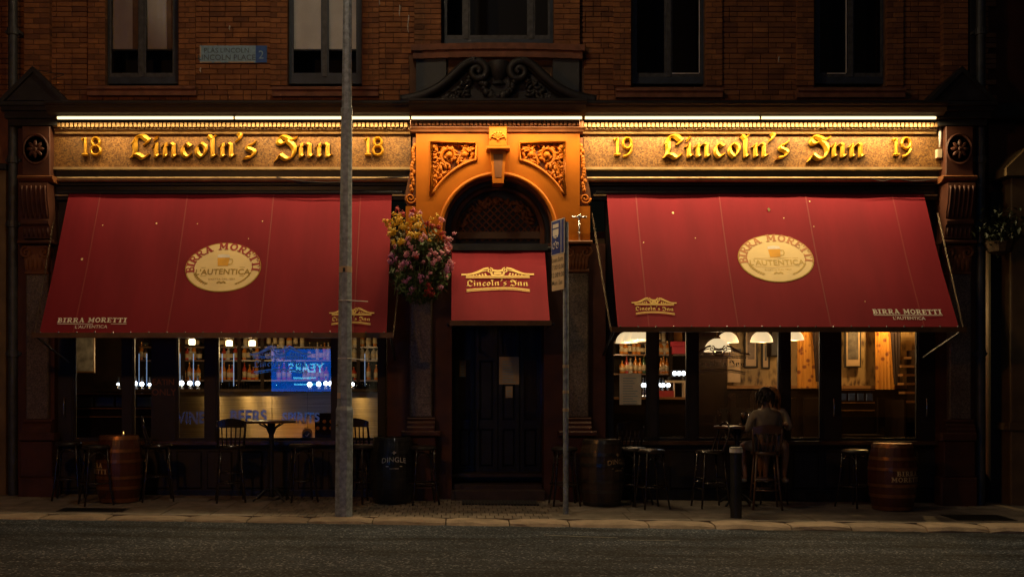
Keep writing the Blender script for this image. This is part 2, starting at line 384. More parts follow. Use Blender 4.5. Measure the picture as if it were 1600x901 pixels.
def asphalt():
    m, n, b = newmat('asphalt'); N = n.nodes; L = n.links
    ge = N.new('ShaderNodeNewGeometry')
    v = N.new('ShaderNodeTexVoronoi'); v.inputs['Scale'].default_value = 58; L.new(ge.outputs['Position'], v.inputs['Vector'])
    sp = N.new('ShaderNodeSeparateColor'); L.new(v.outputs['Color'], sp.inputs[0])
    rp = N.new('ShaderNodeValToRGB'); e = rp.color_ramp.elements; e.new(.6); e.new(.93)
    for i, (p, c) in enumerate([(0,(.005,.008,.013)), (.55,(.020,.028,.043)), (.92,(.055,.072,.10)), (1,(.24,.27,.31))]): e[i].position = p; e[i].color = c4(c)
    L.new(sp.outputs[0], rp.inputs[0])
    mp = N.new('ShaderNodeMapping'); mp.inputs['Scale'].default_value = (.35,1.6,1); L.new(ge.outputs['Position'], mp.inputs[0])
    nz = N.new('ShaderNodeTexNoise'); nz.inputs['Scale'].default_value = 1.3; nz.inputs['Detail'].default_value = 7; nz.inputs['Roughness'].default_value = .6
    L.new(mp.outputs[0], nz.inputs['Vector'])
    mr = N.new('ShaderNodeMapRange'); mr.inputs[1].default_value = .38; mr.inputs[2].default_value = .62; mr.inputs[3].default_value = .45; mr.inputs[4].default_value = 1.8
    L.new(nz.outputs[0], mr.inputs[0])
    mx = N.new('ShaderNodeVectorMath'); mx.operation = 'SCALE'; L.new(rp.outputs[0], mx.inputs[0]); L.new(mr.outputs[0], mx.inputs['Scale'])
    L.new(mx.outputs[0], b.inputs['Base Color'])
    m2 = N.new('ShaderNodeMapRange'); m2.inputs[3].default_value = .75; m2.inputs[4].default_value = 1.0; b.inputs['Specular IOR Level'].default_value = .25; L.new(sp.outputs[2], m2.inputs[0])
    L.new(m2.outputs[0], b.inputs['Roughness'])
    bp = N.new('ShaderNodeBump'); bp.inputs['Strength'].default_value = .8; bp.inputs['Distance'].default_value = .008
    L.new(sp.outputs[1], bp.inputs['Height']); L.new(bp.outputs[0], b.inputs['Normal'])
asphalt()
brickmat('paver', [(.17,.14,.115), (.23,.19,.155), (.14,.12,.10), (.26,.215,.17)], .4, .8)
brickmat('slab', [(.20,.18,.155), (.26,.225,.19), (.22,.20,.175)], .3, .75)
brickmat('kerb_granite', [(.27,.21,.16), (.34,.27,.205), (.21,.165,.128)], .9, .8)
mat('bedding', (.05,.045,.04), .95, var=.4, bump=.5)
mat('cover_iron', (.03,.03,.03), .5, .5, var=.4)
mat('road_line', (.42,.42,.38), .7, var=.3, scale=20)
# ------------------------------------------------------------------ ground
rd = MB()
nx = 24
for iy, (ya, yb) in enumerate([(-2.2,-6), (-6,-12), (-12,-60)]):
    pass
def roadq(x, y): return (x, y, road_z(x, max(y, -9)))
vs = []; ys = [-2.0,-3,-4,-6,-9,-15,-60]
for y in ys: vs += [roadq(-60,y), roadq(60,y)]
rd.add(vs, [(2*i,2*i+1,2*i+3,2*i+2) for i in range(len(ys)-1)])
obj('road', rd, 'asphalt', kind='structure')
pv = MB(); pv.add([(-60,-2.0,g(-60,-2.0)-.035),(60,-2.0,g(60,-2.0)-.035),(60,6.5,g(60,0)-.05),(-60,6.5,g(-60,0)-.05)], [(0,1,2,3)])
PAVE = obj('pavement', pv, 'bedding', kind='structure')
def slope_slab(name, w, d, t, c, m):
    mb = MB()
    def zz(x, y, h): return (x, y, -.010*x+.022*y+h)
    a = [(-w/2,-d/2),(w/2,-d/2),(w/2,d/2),(-w/2,d/2)]; b = [(-w/2+c,-d/2+c),(w/2-c,-d/2+c),(w/2-c,d/2-c),(-w/2+c,d/2-c)]
    vs = [zz(*p,-t) for p in a]+[zz(*p,-c*.6) for p in a]+[zz(*p,0) for p in b]; fs = [(8,9,10,11)]
    for i in range(4):
        j = (i+1) % 4; fs += [(i,j,4+j,4+i),(4+i,4+j,8+j,8+i)]
    mb.add(vs, fs); return mesh_from(name, mb, m)
def lay(name, me, x, y): inst(name, me, PAVE, (x, y, g(x, y)+random.uniform(-.002,.002)))
# block paving in the middle
pw, pd = .112, .225
pm = slope_slab('paver', pw-.008, pd-.008, .04, .006, 'paver'); pmh = slope_slab('paver', pw/2-.008, pd-.008, .04, .006, 'paver')
xa, xb = PX(400,-1.6), PX(905,-1.6); n = 0
for r in range(7):
    y = -1.83+pd*(r+.5); off = (r % 2)*pw/2
    k = 0
    if off: lay('paver', pmh, xa+pw/4, y); n += 1
    while xa+off+pw*(k+.5) < xb and n < 296:
        lay('paver', pm, xa+off+pw*(k+.5), y); k += 1; n += 1
rest = MB()
for r in range(7, 14):
    y = -1.83+pd*(r+.5); off = (r % 2)*pw/2; k = 0
    while xa+off+pw*(k+.5) < xb:
        x = xa+off+pw*(k+.5); z = g(x,y); k += 1
        w = pw/2-.004; d = pd/2-.004
        rest.add([(x-w,y-d,g(x-w,y-d)),(x+w,y-d,g(x+w,y-d)),(x+w,y+d,g(x+w,y+d)),(x-w,y+d,g(x-w,y+d))], [(0,1,2,3)])
obj('paving_block', rest, 'paver', PAVE, kind='stuff')
# larger flags left and right
for (x0, x1, sw) in ((-9.0, xa+.002, .62), (xb+.03, 10.2, .78)):
    rows = [(-1.83,-1.18),(-1.18,-.53),(-.53,.12),(.12,.8)]
    for ri, (y0, y1) in enumerate(rows):
        x = x0+(ri % 2)*sw*.4-.4
        while x < x1-.1:
            e = min(x+sw*random.choice((1,1,.8,1.25)), x1)
            if e-x > .12: lay('flagstone', slope_slab('flagstone', e-x-.012, y1-y0-.012, .04, .006, 'slab'), (x+e)/2, (y0+y1)/2)
            x = e
# kerb
KERB = obj('kerb', MB().add([(-60,-1.84,g(-60,-1.84)-.06),(60,-1.84,g(60,-1.84)-.06),(60,-2.19,road_z(60,-2.2)-.01),(-60,-2.19,road_z(-60,-2.2)-.01)], [(0,1,2,3)]), 'bedding', kind='structure')
x = -9.3
while x < 10.2:
    w = random.uniform(.72,.98); kb = MB()
    r0, r1 = random.uniform(-.009,.009), random.uniform(-.009,.009); fr = random.uniform(-.012,.012)
    prof = [(-1.845,-.1),(-1.845,.0),(-2.10,.0),(-2.165,-.012),(-2.2+fr,-.05),(-2.205+fr,-.3)]
    m = 5; vs = []
    for i in range(m+1):
        xx = x+.008+(w-.016)*i/m; e = .026 if i in (0, m) else 0
        for j, (yy, h) in enumerate(prof):
            jit = random.uniform(-.011,.011) if 1 < j < 5 else 0
            vs.append((xx, yy+(e if j > 2 else 0)+jit, g(xx, yy)+h-(e*.6 if h > -.09 else 0)+jit*.5+(r0 if i < 3 else r1)))
    k = len(prof); fs = [tuple(range(k)), tuple(m*k+j for j in range(k))]
    for i in range(m):
        for j in range(k): fs.append((i*k+j, i*k+(j+1) % k, (i+1)*k+(j+1) % k, (i+1)*k+j))
    kb.add(vs, fs); obj('kerb_stone', kb, 'kerb_granite', KERB)
    x += w
def cover(px0, px1, y0, y1, label):
    t = MB(); a, b = PX(px0,-1.6), PX(px1,-1.6)
    for (q0, q1, s0, s1, h) in ((a,b,y0,y1,.004),):
        t.add([(q0,s0,g(q0,s0)+h),(q1,s0,g(q1,s0)+h),(q1,s1,g(q1,s1)+h),(q0,s1,g(q0,s1)+h)]+[(q0,s0,g(q0,s0)-.02),(q1,s0,g(q1,s0)-.02),(q1,s1,g(q1,s1)-.02),(q0,s1,g(q0,s1)-.02)], [(0,1,2,3),(0,1,5,4),(1,2,6,5),(2,3,7,6),(3,0,4,7)])
    for i in range(int((b-a)/.05)):
        xx = a+.03+i*.05
        t.add([(xx,y0+.02,g(xx,y0)+.009),(xx+.02,y0+.02,g(xx,y0)+.009),(xx+.02,y1-.02,g(xx,y1)+.009),(xx,y1-.02,g(xx,y1)+.009)], [(0,1,2,3)])
    obj('access_cover', t, 'cover_iron', loc=((a+b)/2,(y0+y1)/2,g((a+b)/2,(y0+y1)/2)), label=label, cat='access cover')
cover(88,192,-1.62,-1.3,'dark iron access cover in the flagstones near the left barrel')
cover(1495,1590,-1.6,-1.1,'dark iron access cover in the pavement at the far right')
def mark(pts, wd, label):
    mb = MB(); q = [Vector((PX(a, y), y)) for a, y in pts]
    nib_stroke(mb, [(p.x,p.y) for p in q], wd, rnd=True)
    mb.v = [(p[0], p[1], road_z(p[0],p[1])+.004) for p in mb.v]
    obj('road_mark', mb, 'road_line', label=label, cat='road marking')
mark([(850,-3.05),(905,-3.16),(965,-3.22)], .018, 'longer pale scuffed line on the asphalt')
mark([(968,-3.42),(1062,-3.42)], .014, 'shorter pale scuffed line on the asphalt')
# ------------------------------------------------------------------ the pub building
PUB = thing('pub_building', 'red brick pub with gold lettered fascia and arched orange entrance', 'building', (0.3,0.3,0))
WY = .25                                      # face of the brick wall
wins = [(165,278),(450,565),(690,865),(987,1102),(1273,1385)]
topz = 8.2
wall = MB(); mw = WY+.012
zb = PZ(165, mw)
edges = [-7.35]+[PX(v, mw) for w in wins for v in w]+[PX(1537,mw)]
for i in range(0, len(edges), 2): wall.box(edges[i], edges[i+1], mw, mw+.3, zb, topz)
for i, w in enumerate(wins):
    zs = PZ(72 if i == 2 else 136, mw)
    wall.box(PX(w[0],mw), PX(w[1],mw), mw+.002, mw+.298, zb, zs)
WALL = obj('brick_wall', wall, 'mortar', PUB)
bl, bh, bj = .225, .066, .0092
def brick_me(l): return mesh_from('brick', MB().cbox(-l/2,l/2,-.014,.03,-bh/2,bh/2,.004), 'brick')
BM = {1: brick_me(bl-bj), .5: brick_me(bl/2-bj)}
excl = [(PX(w[0],WY)-.01, PX(w[1],WY)+.01, PZ(72 if i == 2 else 136,WY), 99) for i, w in enumerate(wins)]
sills = [(135,305,133,148),(424,591,134,149),(642,914,70,91),(963,1130,136,151),(1248,1416,136,151)]
excl.append((PX(640,WY), PX(912,WY), 0, PZ(91,WY)))
slots = []; row = 0; z = zb+.03
while z < PZ(-8, WY):
    x = -7.3+(row % 2)*bl/2; k = 0
    while x < PX(1534,WY):
        l = 1 if random.random() < .8 else .5
        L = bl*l; ok = True
        for e in excl:
            if x+L > e[0] and x < e[1] and z+bh/2 > e[2] and z-bh/2 < e[3]:
                ok = False
                # cut bricks at the edges of openings
                if x < e[0]-.05: slots.append((x, e[0]-.004, z, -1)); x = e[1]; break
                x = max(x+.05, e[1]); break
        if ok: slots.append((x, x+L, z, l)); x += L
    z += bh+bj; row += 1
vis = [s for s in slots if s[3] > 0]
random.shuffle(vis)
pick = set(id(s) for s in sorted(vis, key=lambda s: abs((s[0]+s[1])/2-.5)+.3*random.random())[:298])
restb = MB()
for s in slots:
    c = ((s[0]+s[1])/2, WY+random.uniform(-.003,.003), s[2])
    if id(s) in pick: inst('brick', BM[s[3]], WALL, c)
    else:
        w = (s[1]-s[0]-bj)/2
        if w > .02: restb.cbox(c[0]-w, c[0]+w, c[1]-.014, c[1]+.03, c[2]-bh/2, c[2]+bh/2, .004)
obj('brickwork', restb, 'brick', WALL, kind='stuff')
# quoin strips beside the windows and at the ends, proud of the wall
def brick_strip(x0, x1, yf, z0):
    mb = MB(); z = z0; a, b = PX(x0,yf), PX(x1,yf); r = 0
    while z < PZ(-8,yf):
        cut = a+(b-a)*(.38 if r % 2 else .62)
        mb.cbox(a, cut-.004, yf, WY+.02, z+bj/2, z+bh+bj/2, .004); mb.cbox(cut+.004, b, yf, WY+.02, z+bj/2, z+bh+bj/2, .004)
        z += bh+bj; r += 1
    o = obj('brick_pier', mb, 'brick', PUB, kind='stuff')
    obj('pier_core', MB().box(a+.006, b-.006, yf+.01, WY+.018, z0, topz), 'mortar', o)
for i, w in enumerate(wins):
    if i == 2: continue
    z0 = PZ(134,WY-.05)
    for (a, b) in ((w[0]-28, w[0]-1), (w[1]+1, w[1]+27)): brick_strip(a, b, WY-.05, z0)
brick_strip(647, 689, WY-.09, PZ(71,WY-.09)); brick_strip(866, 906, WY-.09, PZ(71,WY-.09))
brick_strip(37, 77, WY-.11, PZ(160,WY-.11)); brick_strip(1474, 1513, WY-.11, PZ(160,WY-.11))
# sills
for i, (a, b, t, u) in enumerate(sills):
    mb = MB(); y1 = WY-.15; zt = PZ(t,y1); zu = PZ(u,y1); h = zt-zu
    x0, x1 = PX(a,y1), PX(b,y1)
    if i == 2:
        n = 14; xm = (x0+x1)/2
        for k in range(n):
            p, q = x0+(x1-x0)*k/n, x0+(x1-x0)*(k+1)/n
            d = .03*(1-((p+q)/2-xm)**2/((x1-xm)**2))
            mb.box(p, q, y1, WY+.1, zt-h*.45+d, zt+d); mb.box(p+(.03 if k == 0 else 0), q-(.03 if k == n-1 else 0), y1+.035, WY+.1, zu+d, zt-h*.45+d-.001)
    else:
        mb.yzprism([(WY+.1,zt),(y1+.02,zt-.004),(y1,zt-.02),(y1,zt-h*.38),(y1+.03,zt-h*.44),(y1+.03,zu),(WY+.1,zu)], x0, x1)
    obj('window_sill', mb, 'sill_stone', PUB)
# upper windows
def upper_window(i, w):
    yf = WY+.12; a, b = PX(w[0],yf), PX(w[1],yf); zs = PZ(72 if i == 2 else 131, yf); zt = topz-.1
    fr = MB(); t = .055
    fr.box(a, a+t, yf, yf+.08, zs, zt); fr.box(b-t, b, yf, yf+.08, zs, zt); fr.box(a+t, b-t, yf, yf+.08, zs, zs+.1); fr.box(a+t,b-t,yf,yf+.08,zt-.05,zt)
    W_ = obj('window', fr, 'sash_paint', PUB)
    muls = [.5] if i != 2 else [.22, .8]
    cuts = [a+t]
    for m in muls:
        xm = a+(b-a)*m; mu = MB().box(xm-.032, xm+.032, yf-.012, yf+.06, zs+.1, zt-.05); obj('mullion', mu, 'sash_worn', W_); cuts += [xm-.032, xm+.032]
    cuts.append(b-t)
    for k in range(0, len(cuts), 2):
        c0, c1 = cuts[k], cuts[k+1]
        sh = MB(); e = .025
        sh.box(c0, c0+e, yf+.01, yf+.05, zs+.1, zt-.05); sh.box(c1-e, c1, yf+.01, yf+.05, zs+.1, zt-.05); sh.box(c0+e, c1-e, yf+.01, yf+.05, zs+.1, zs+.16)
        s_ = obj('sash', sh, 'sash_worn' if i != 1 else 'sash_paint', W_)
        obj('pane', MB().box(c0+e, c1-e, yf+.03, yf+.036, zs+.16, zt-.06), 'upper_glass', W_)
        if i < 2:
            bz = PZ(77, yf+.09); bx0, bx1 = c0+e*.4, c1-e*.4
            nn = 16; vs = []
            for q in range(nn+1):
                u = q/nn; vs += [(bx0+(bx1-bx0)*u, yf+.10+.006*math.sin(u*9+k), bz), (bx0+(bx1-bx0)*u, yf+.10+.006*math.sin(u*9+k), zt)]
            bo = obj('blind', MB().add(vs, [(2*q,2*q+1,2*q+3,2*q+2) for q in range(nn)]), 'blind', W_, smooth=True, fix=False)
            obj('blind_bar', MB().box(bx0, bx1, yf+.085, yf+.115, bz-.02, bz), 'sash_worn', W_)
            if i == 0: obj('curtain', MB().box(c1-e-.10, c1-e-.002, yf+.075, yf+.085, bz, zt), 'curtain_edge', W_)
        elif i in (3, 4):
            xx = (c1-e-.012) if (i == 3 and k == 2) or (i == 4 and k == 0) else None
            if xx: obj('frame_glint', MB().box(xx, xx+.012, yf-.004, yf+.01, zs+.16, zt-.06).box(c0+e+(.0 if i == 3 else .1), xx, yf-.004, yf+.01, zs+.145, zs+.157), 'sign_white', W_)  # white line stands in for the reflection along the inner frame
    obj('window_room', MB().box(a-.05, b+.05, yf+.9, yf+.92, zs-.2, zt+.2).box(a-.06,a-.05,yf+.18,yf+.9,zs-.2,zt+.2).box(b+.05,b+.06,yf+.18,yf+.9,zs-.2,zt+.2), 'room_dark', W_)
for i, w in enumerate(wins): upper_window(i, w)
# wall behind the pediment, under the centre window
obj('apron_panel', MB().pbox(650,92,697,158,WY-.06,WY+.2), 'grey_paint', PUB); obj('apron_panel', MB().pbox(864,92,905,158,WY-.06,WY+.2), 'grey_paint', PUB)
obj('apron_niche', MB().pbox(698,90,863,160,WY+.02,WY+.2), 'black_paint', PUB)
# cornice, with the middle part breaking forward
def cornice(x0, x1, dy, name):
    a, b = PX(x0,-.1), PX(x1,-.1); mb = MB()
    yA = -.42+dy
    def zz(py): return PZ(py, -.3)
    prof = [(WY+.2,zz(157)),(WY-.05,zz(157)),(yA+.02,zz(161)),(yA,zz(162.5)),(yA,zz(166)),(yA+.03,zz(167)),(yA+.035,zz(170)),(yA+.10,zz(176)),(yA+.20,zz(181)),(yA+.24,zz(182.5)),(yA+.30,zz(182.5)),(WY+.2,zz(182.5))]
    mb.yzprism(prof, a, b)
    c = obj(name, mb, 'soffit', PUB)
    bed = MB(); yb = -.04+dy
    bed.yzprism([(WY+.1,zz(184)),(yb-.02,zz(184)),(yb-.02,zz(194)),(yb-.045,zz(194.5)),(yb-.045,zz(196.5)),(yb-.015,zz(199)),(yb-.005,zz(202)),(WY+.1,zz(202))], a+.004, b-.004)
    obj('bed_moulding', bed, 'dentil_paint' if dy == 0 else 'terracotta_dark', c)
    obj('lead_flashing', MB().yzprism([(WY+.1,zz(156)),(WY-.05,zz(156)),(yA+.015,zz(160.3)),(yA-.012,zz(161.5)),(yA-.012,zz(164.5)),(yA-.004,zz(164.5)),(yA-.004,zz(162)),(WY+.1,zz(157.5))], a-.003, b+.003), 'dark_lead', c)
    w = 6.6*S(-.1); n = int((b-a)/w); dm = mesh_from('dentil', MB().cbox(-w*.36,w*.36,-.035,.035,-.033,.033,.004), 'dentil_paint' if dy == 0 else 'terracotta_dark')  # middle dentils get a darker colour so that they look dimly lit
    for k in range(n): inst('dentil', dm, c, (a+w*(k+.5), yb-.055, zz(190)))
    return c
cornice(83, 641, 0, 'cornice'); cornice(641, 911, -.12, 'cornice'); cornice(911, 1466, 0, 'cornice')
# fascia boards with raised blackletter names
def fascia(x0, x1, items, label):
    mb = MB().pbox(x0, 196, x1, 262, 0, .2)
    f = obj('fascia_board', mb, 'fascia_stone', PUB); tag(f, label)
    obj('fascia_bead', MB().pbox(x0, 261, x1, 264.5, -.035, .1), 'gold_line', f)
    obj('frieze_band', MB().pbox(x0+2, 264.6, x1-2, 277, .05, .2), 'black_paint', f)
    zz = lambda p: PZ(p, -.06)
    a, b = PX(x0+1,-.06), PX(x1-1,-.06)
    obj('lower_rail', MB().yzprism([(.15,zz(276.5)),(-.055,zz(276.5)),(-.07,zz(278)),(-.06,zz(281.5)),(-.02,zz(283)),(.15,zz(283))], a, b), 'gold_line', f)
    obj('awning_recess', MB().pbox(x0+2, 283.2, x1-2, 312, .06, .2), 'black_paint', f)
    obj('lip_rail', MB().pbox(x0+4, 287.2, x1-4, 289.2, .0, .1), 'dark_lead', f)
    for ch, px in items:
        L = MB(); sc = 23.7*S(0)
        if ch in BL: bl_glyph(L, ch, 0, 0, sc, .43 if ch in "LIs'" else .365, .024, .03, 0)
        else:
            D = {'1': [([(.0,.98),(.22,1.12),(.22,.02)],0), ([(.02,.03),(.42,.03)],0)],
                 '8': [(arc(.36,.86,.25,.27,90,450,18),0), (arc(.36,.30,.31,.30,90,450,18),0)],
                 '9': [(arc(.36,.78,.28,.34,-20,340,18),0), ([(.64,.74),(.62,.3),(.42,.02),(.1,-.1)],1)]}[ch]
            for k, (pts, sm) in enumerate(D):
                q = catmull([(p[0],p[1],0) for p in pts], 6) if sm else [Vector((p[0],p[1],0)) for p in pts]
                nib_stroke(L, [(p.x*sc, p.y*sc) for p in q], (.2 if ch == '1' and k == 0 else .17)*sc, .02, .03, k*.0005, rnd=True)
        M = Matrix.Translation((PX(px,0), -.034, PZ(247 if ch in BL else 243,0))) @ Matrix.Rotation(R(90),4,'X')
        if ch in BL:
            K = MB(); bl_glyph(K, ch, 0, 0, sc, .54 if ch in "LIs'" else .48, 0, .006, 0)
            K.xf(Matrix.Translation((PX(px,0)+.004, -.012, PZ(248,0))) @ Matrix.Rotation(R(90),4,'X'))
        L.xf(M); lo_ = obj('letter', L, 'gilding', f)
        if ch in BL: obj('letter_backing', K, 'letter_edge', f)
def name_at(x): return [('L',x),('i',x+33.5),('n',x+48),('c',x+76.5),('o',x+99),('l',x+121),('n',x+137.5),("'",x+162),('s',x+177),('I',x+226.5),('n',x+260),('n',x+288)]
fascia(79, 642, [('1',129),('8',142)]+name_at(206)+[('1',570),('8',582)], 'left fascia reading 18 Lincoln\'s Inn 18 in gold blackletter')
fascia(912, 1473, [('1',959),('9',971)]+name_at(1037)+[('1',1394),('9',1406)], 'right fascia reading 19 Lincoln\'s Inn 19 in gold blackletter')
# ---- end pilasters with console brackets
def leafy(mb, cx, cz, y, r, n, rng):
    for k in range(n):
        a = 2*math.pi*k/n; q = Matrix.Rotation(a,3,'Y')
        mb.blob((cx+r*.55*math.sin(a), y, cz+r*.55*math.cos(a)), (r*.22, r*.18, r*.45), 6, 4, q)
    mb.blob((cx,y,cz), r*.28)
def pilaster(x0, x1, mir):
    yf = -.15; c = (x0+x1)/2
    p = obj('pilaster', MB().pbox(x0-6, 196, x1+6, 790, .02, .22), 'red_stone', PUB)
    fr = MB().pbox(x0+4, 197, x1-1, 274, yf, .02, .01); frz = obj('frieze_block', fr, 'red_stone', p)
    ro = MB(); leafy(ro, PX(c+1,yf), PZ(233,yf), yf-.01, .13, 8, random)
    ro.lathe(0,0,[(.155,0),(.175,.012),(.19,0)],20); k = len(ro.v)-60
    ro.v[k:] = [(PX(c+1,yf)+v[0], yf-v[2], PZ(233,yf)+v[1]*1.2) for v in ro.v[k:]]
    obj('rosette', ro, 'red_stone', frz, smooth=True, sharp=40)
    z = lambda q: PZ(q, -.2)
    a, b = PX(x0-2,-.2), PX(x1+4,-.2)
    obj('string_moulding', MB().yzprism([(.05,z(274)),(-.2,z(274)),(-.235,z(276)),(-.235,z(279)),(-.2,z(282)),(-.16,z(284)),(.05,z(284))], a, b), 'terracotta_dark', p)
    # console: fluted S-profile
    cb = MB(); ax, bx = PX(x0+4,-.2), PX(x1-2,-.2)
    prof = [(.02,z(287)),(-.27,z(287)),(-.285,z(295)),(-.26,z(315)),(-.21,z(332)),(-.20,z(342)),(-.235,z(345)),(-.235,z(350)),(-.19,z(353)),(-.17,z(372)),(.02,z(374))]
    cb.yzprism(prof, ax, bx); con = obj('console_bracket', cb, 'red_stone', p)
    for k in range(6):
        xx = ax+(bx-ax)*(k+.5)/6; fl = MB()
        pts = [(xx, -.275, z(292)), (xx, -.287, z(298)), (xx, -.262, z(316)), (xx, -.214, z(332)), (xx, -.203, z(340))]
        fl.tube(pts, .017, 6); fl.tube([(xx,-.188,z(356)),(xx,-.174,z(369))], .015, 6)
        obj('flute_rib', fl, 'red_stone', con, smooth=True)
    obj('ledge', MB().pbox(x0-4, 375, x1+5, 380, -.21, .02, .01), 'red_stone', p)
    cap = MB(); yc = -.13
    cap.pprism([(x0+4,383),(x1-1,383),(x1-6,424),(x0+10,424)], -.10, .02)
    for s in (-1, 1):
        xx = PX(c+s*14, yc)
        for q in spiral(xx, PZ(394,yc), .075, 1.4, math.pi/2, -s): pass
        cap.tube([(q[0], -.12, q[1]) for q in spiral(xx, PZ(394,yc), .085, 1.5, math.pi/2, -s)], .02, 6)
    for k in range(5):
        xx = PX(c-14+k*7,yc); cap.blob((xx,-.11,PZ(412,yc)), (.035,.03,.1)); cap.blob((xx+.03,-.105,PZ(404,yc)), (.03,.028,.07))
    obj('capital', cap, 'terracotta_dark', p, smooth=True, sharp=40)
    obj('necking', MB().pbox(x0+8, 424, x1-4, 428, -.10, .02, .008), 'terracotta_dark', p)
    obj('shaft', MB().pbox(x0+10, 428, x1-4, 655, -.075, .02, .015), 'granite', p)
    bs = MB(); z2 = lambda q: PZ(q,-.12)
    bs.yzprism([(.02,z2(655)),(-.085,z2(655)),(-.1,z2(658)),(-.085,z2(661)),(-.13,z2(664)),(-.13,z2(668)),(-.15,z2(671)),(-.15,z2(676)),(.02,z2(676))], PX(x0+5,-.12), PX(x1+1,-.12))
    obj('pilaster_base', bs, 'red_stone', p)
    pl = MB().pbox(x0-2, 676, x1+5, 688, -.2, .02, .012).pbox(x0+1, 688.2, x1+2, 745, -.16, .02, .012).pbox(x0-3, 745.2, x1+6, 795, -.2, .02, .02)
    obj('plinth', pl, 'red_stone', p)
    # small pediment on top
    pd = MB(); yp = -.36
    ap = c-4 if not mir else c+6
    pd.pprism([(ap-52,157),(ap+52,157),(ap,107)], yp+.05, WY+.0); pe = obj('end_pediment', pd, 'dark_lead', p)
    for s in (-1, 1):
        obj('raking_moulding', MB().pprism([(ap+s*55,158),(ap+s*46,158),(ap-s*.0,112),(ap-s*0.,103)], yp, yp+.2), 'dark_lead', pe)
    obj('pediment_cornice', MB().pbox(ap-55,158.2,ap+55,164,yp,WY).pbox(ap-50,164.2,ap+50,172,yp+.05,WY).pbox(ap-44,172.2,ap+44,184,yp+.12,.2).pbox(ap-38,184.2,ap+38,196,yp+.2,.2), 'dark_lead', p)
pilaster(30, 79, False); pilaster(1474, 1522, True)
# ------------------------------------------------------------------ arched entrance portal
AX, AY, AR = 778, 362, 92
def parc(r, a0, a1, n=24, cx=AX, cy=AY): return [(cx+r*math.cos(R(a0+(a1-a0)*i/n)), cy-r*math.sin(R(a0+(a1-a0)*i/n))) for i in range(n+1)]
PF = -.12
port = MB()
for s in (0, 1):
    def mx(pts): return pts if s == 0 else [(2*AX-a, b) for a, b in pts][::-1]
    port.pprism(mx([(650,200),(AX,200),(AX,222),(650,222)]), PF, .25)
    port.pprism(mx([(650,222.05),(673,222.05),(673,304),(650,304)]), PF, .25)
    port.pprism(mx([(744,222.05),(AX,222.05),(AX,AY-AR)]+parc(AR,91,180,20)+[(AX-AR,378),(650,378),(650,304.05),(673,304.05)]+parc(118,151,107.6,12)), PF, .25)
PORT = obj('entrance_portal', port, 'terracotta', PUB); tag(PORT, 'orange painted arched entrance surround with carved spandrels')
def spandrel(s):
    y = -.045
    def q(a, b): return (a, b) if s == 0 else (2*AX-a, b)
    outline = [(673,222),(744,222),(744,250)]+parc(118,107.6,151,12)[1:]+[(673,304)]
    pts = [q(*p) for p in outline]
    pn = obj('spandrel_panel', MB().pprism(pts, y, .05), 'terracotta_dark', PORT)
    mo = MB(); mo.tube([P(a, b, PF-.006) for a, b in pts], .021, 6, closed=True); mo.tube([P(a+(2 if a < 0 else 0), b, PF-.0) for a, b in [q(AX+(p[0]-AX)*.955-2, AY+(p[1]-AY)*.965-6) for p in outline]], .012, 5, closed=True)
    obj('panel_moulding', mo, 'terracotta', PORT, smooth=True)
    cv = MB(); yy = -.075
    rnd = random.Random(5)
    def C(a, b, dy=0): a, b = q(a, b); v = P(a, b, yy); v.y += dy; return v
    # main scroll with fat leaves curling off it
    sp = spiral(702, 243, 15, 1.6, math.pi*.5, 1, 34, .1)
    cv.tube([C(a, b) for a, b in sp], [.032*(1-.5*i/34) for i in range(35)], 6)
    cv.blob(C(702,243,-.03), .05, 8, 5)
    for i in range(0, 26, 2):
        a, b = sp[i]; th = math.atan2(b-243, a-702)
        cv.blob(C(702+(a-702)*1.22, 243+(b-243)*1.22), (.05,.035,.022), 6, 4, Matrix.Rotation((-th if s == 0 else th),3,'Y'))
    st1 = catmull([(714,256,0),(722,240,0),(733,232,0),(741,226,0)], 5); cv.tube([C(p.x,p.y) for p in st1], .024, 6)
    st2 = catmull([(690,254,0),(684,268,0),(682,280,0),(677,294,0)], 5); cv.tube([C(p.x,p.y) for p in st2], .026, 6)
    st3 = catmull([(676,226,0),(690,229,0),(712,226,0),(730,228,0)], 5); cv.tube([C(p.x,p.y) for p in st3], .022, 6)
    cv.blob(C(726,242,-.02), .047, 8, 5); cv.blob(C(680,277,-.01), .04, 8, 5); cv.blob(C(678,230,-.01), .04, 7, 4)
    n = 0
    while n < 88:
        a, b = rnd.uniform(675,742), rnd.uniform(225,300)
        d = math.hypot(a-AX, b-AY)
        if d < 121 or math.hypot(a-702, b-243) < 19: continue
        n += 1; L = rnd.uniform(.025,.06)
        cv.blob(C(a, b, rnd.uniform(-.015,.015)), (L*.45, .03, L), 6, 4, Matrix.Rotation(rnd.uniform(0,6.3),3,'Y'))
    obj('spandrel_carving', cv, 'terracotta', PORT, smooth=True)
spandrel(0); spandrel(1)
def arch_ring(name, r0, r1, yf, yb, m, leg=385):
    pts = parc(r0,0,180,28)+[(AX-r0,leg),(AX-r1,leg)]+parc(r1,180,0,28)+[(AX+r1,leg),(AX+r0,leg)]
    return obj(name, MB().pprism(pts, yf, yb), m, PORT)
bead = MB(); bead.tube([P(a,b,PF-.005) for a, b in [(AX+90,380)]+parc(90.5,0,180,36)+[(AX-90,380)]], .03, 8)
obj('arch_bead', bead, 'terracotta', PORT, smooth=True)
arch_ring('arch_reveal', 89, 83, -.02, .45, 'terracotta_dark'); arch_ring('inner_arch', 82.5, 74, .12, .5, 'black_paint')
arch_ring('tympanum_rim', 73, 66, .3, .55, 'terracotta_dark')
ty = .42
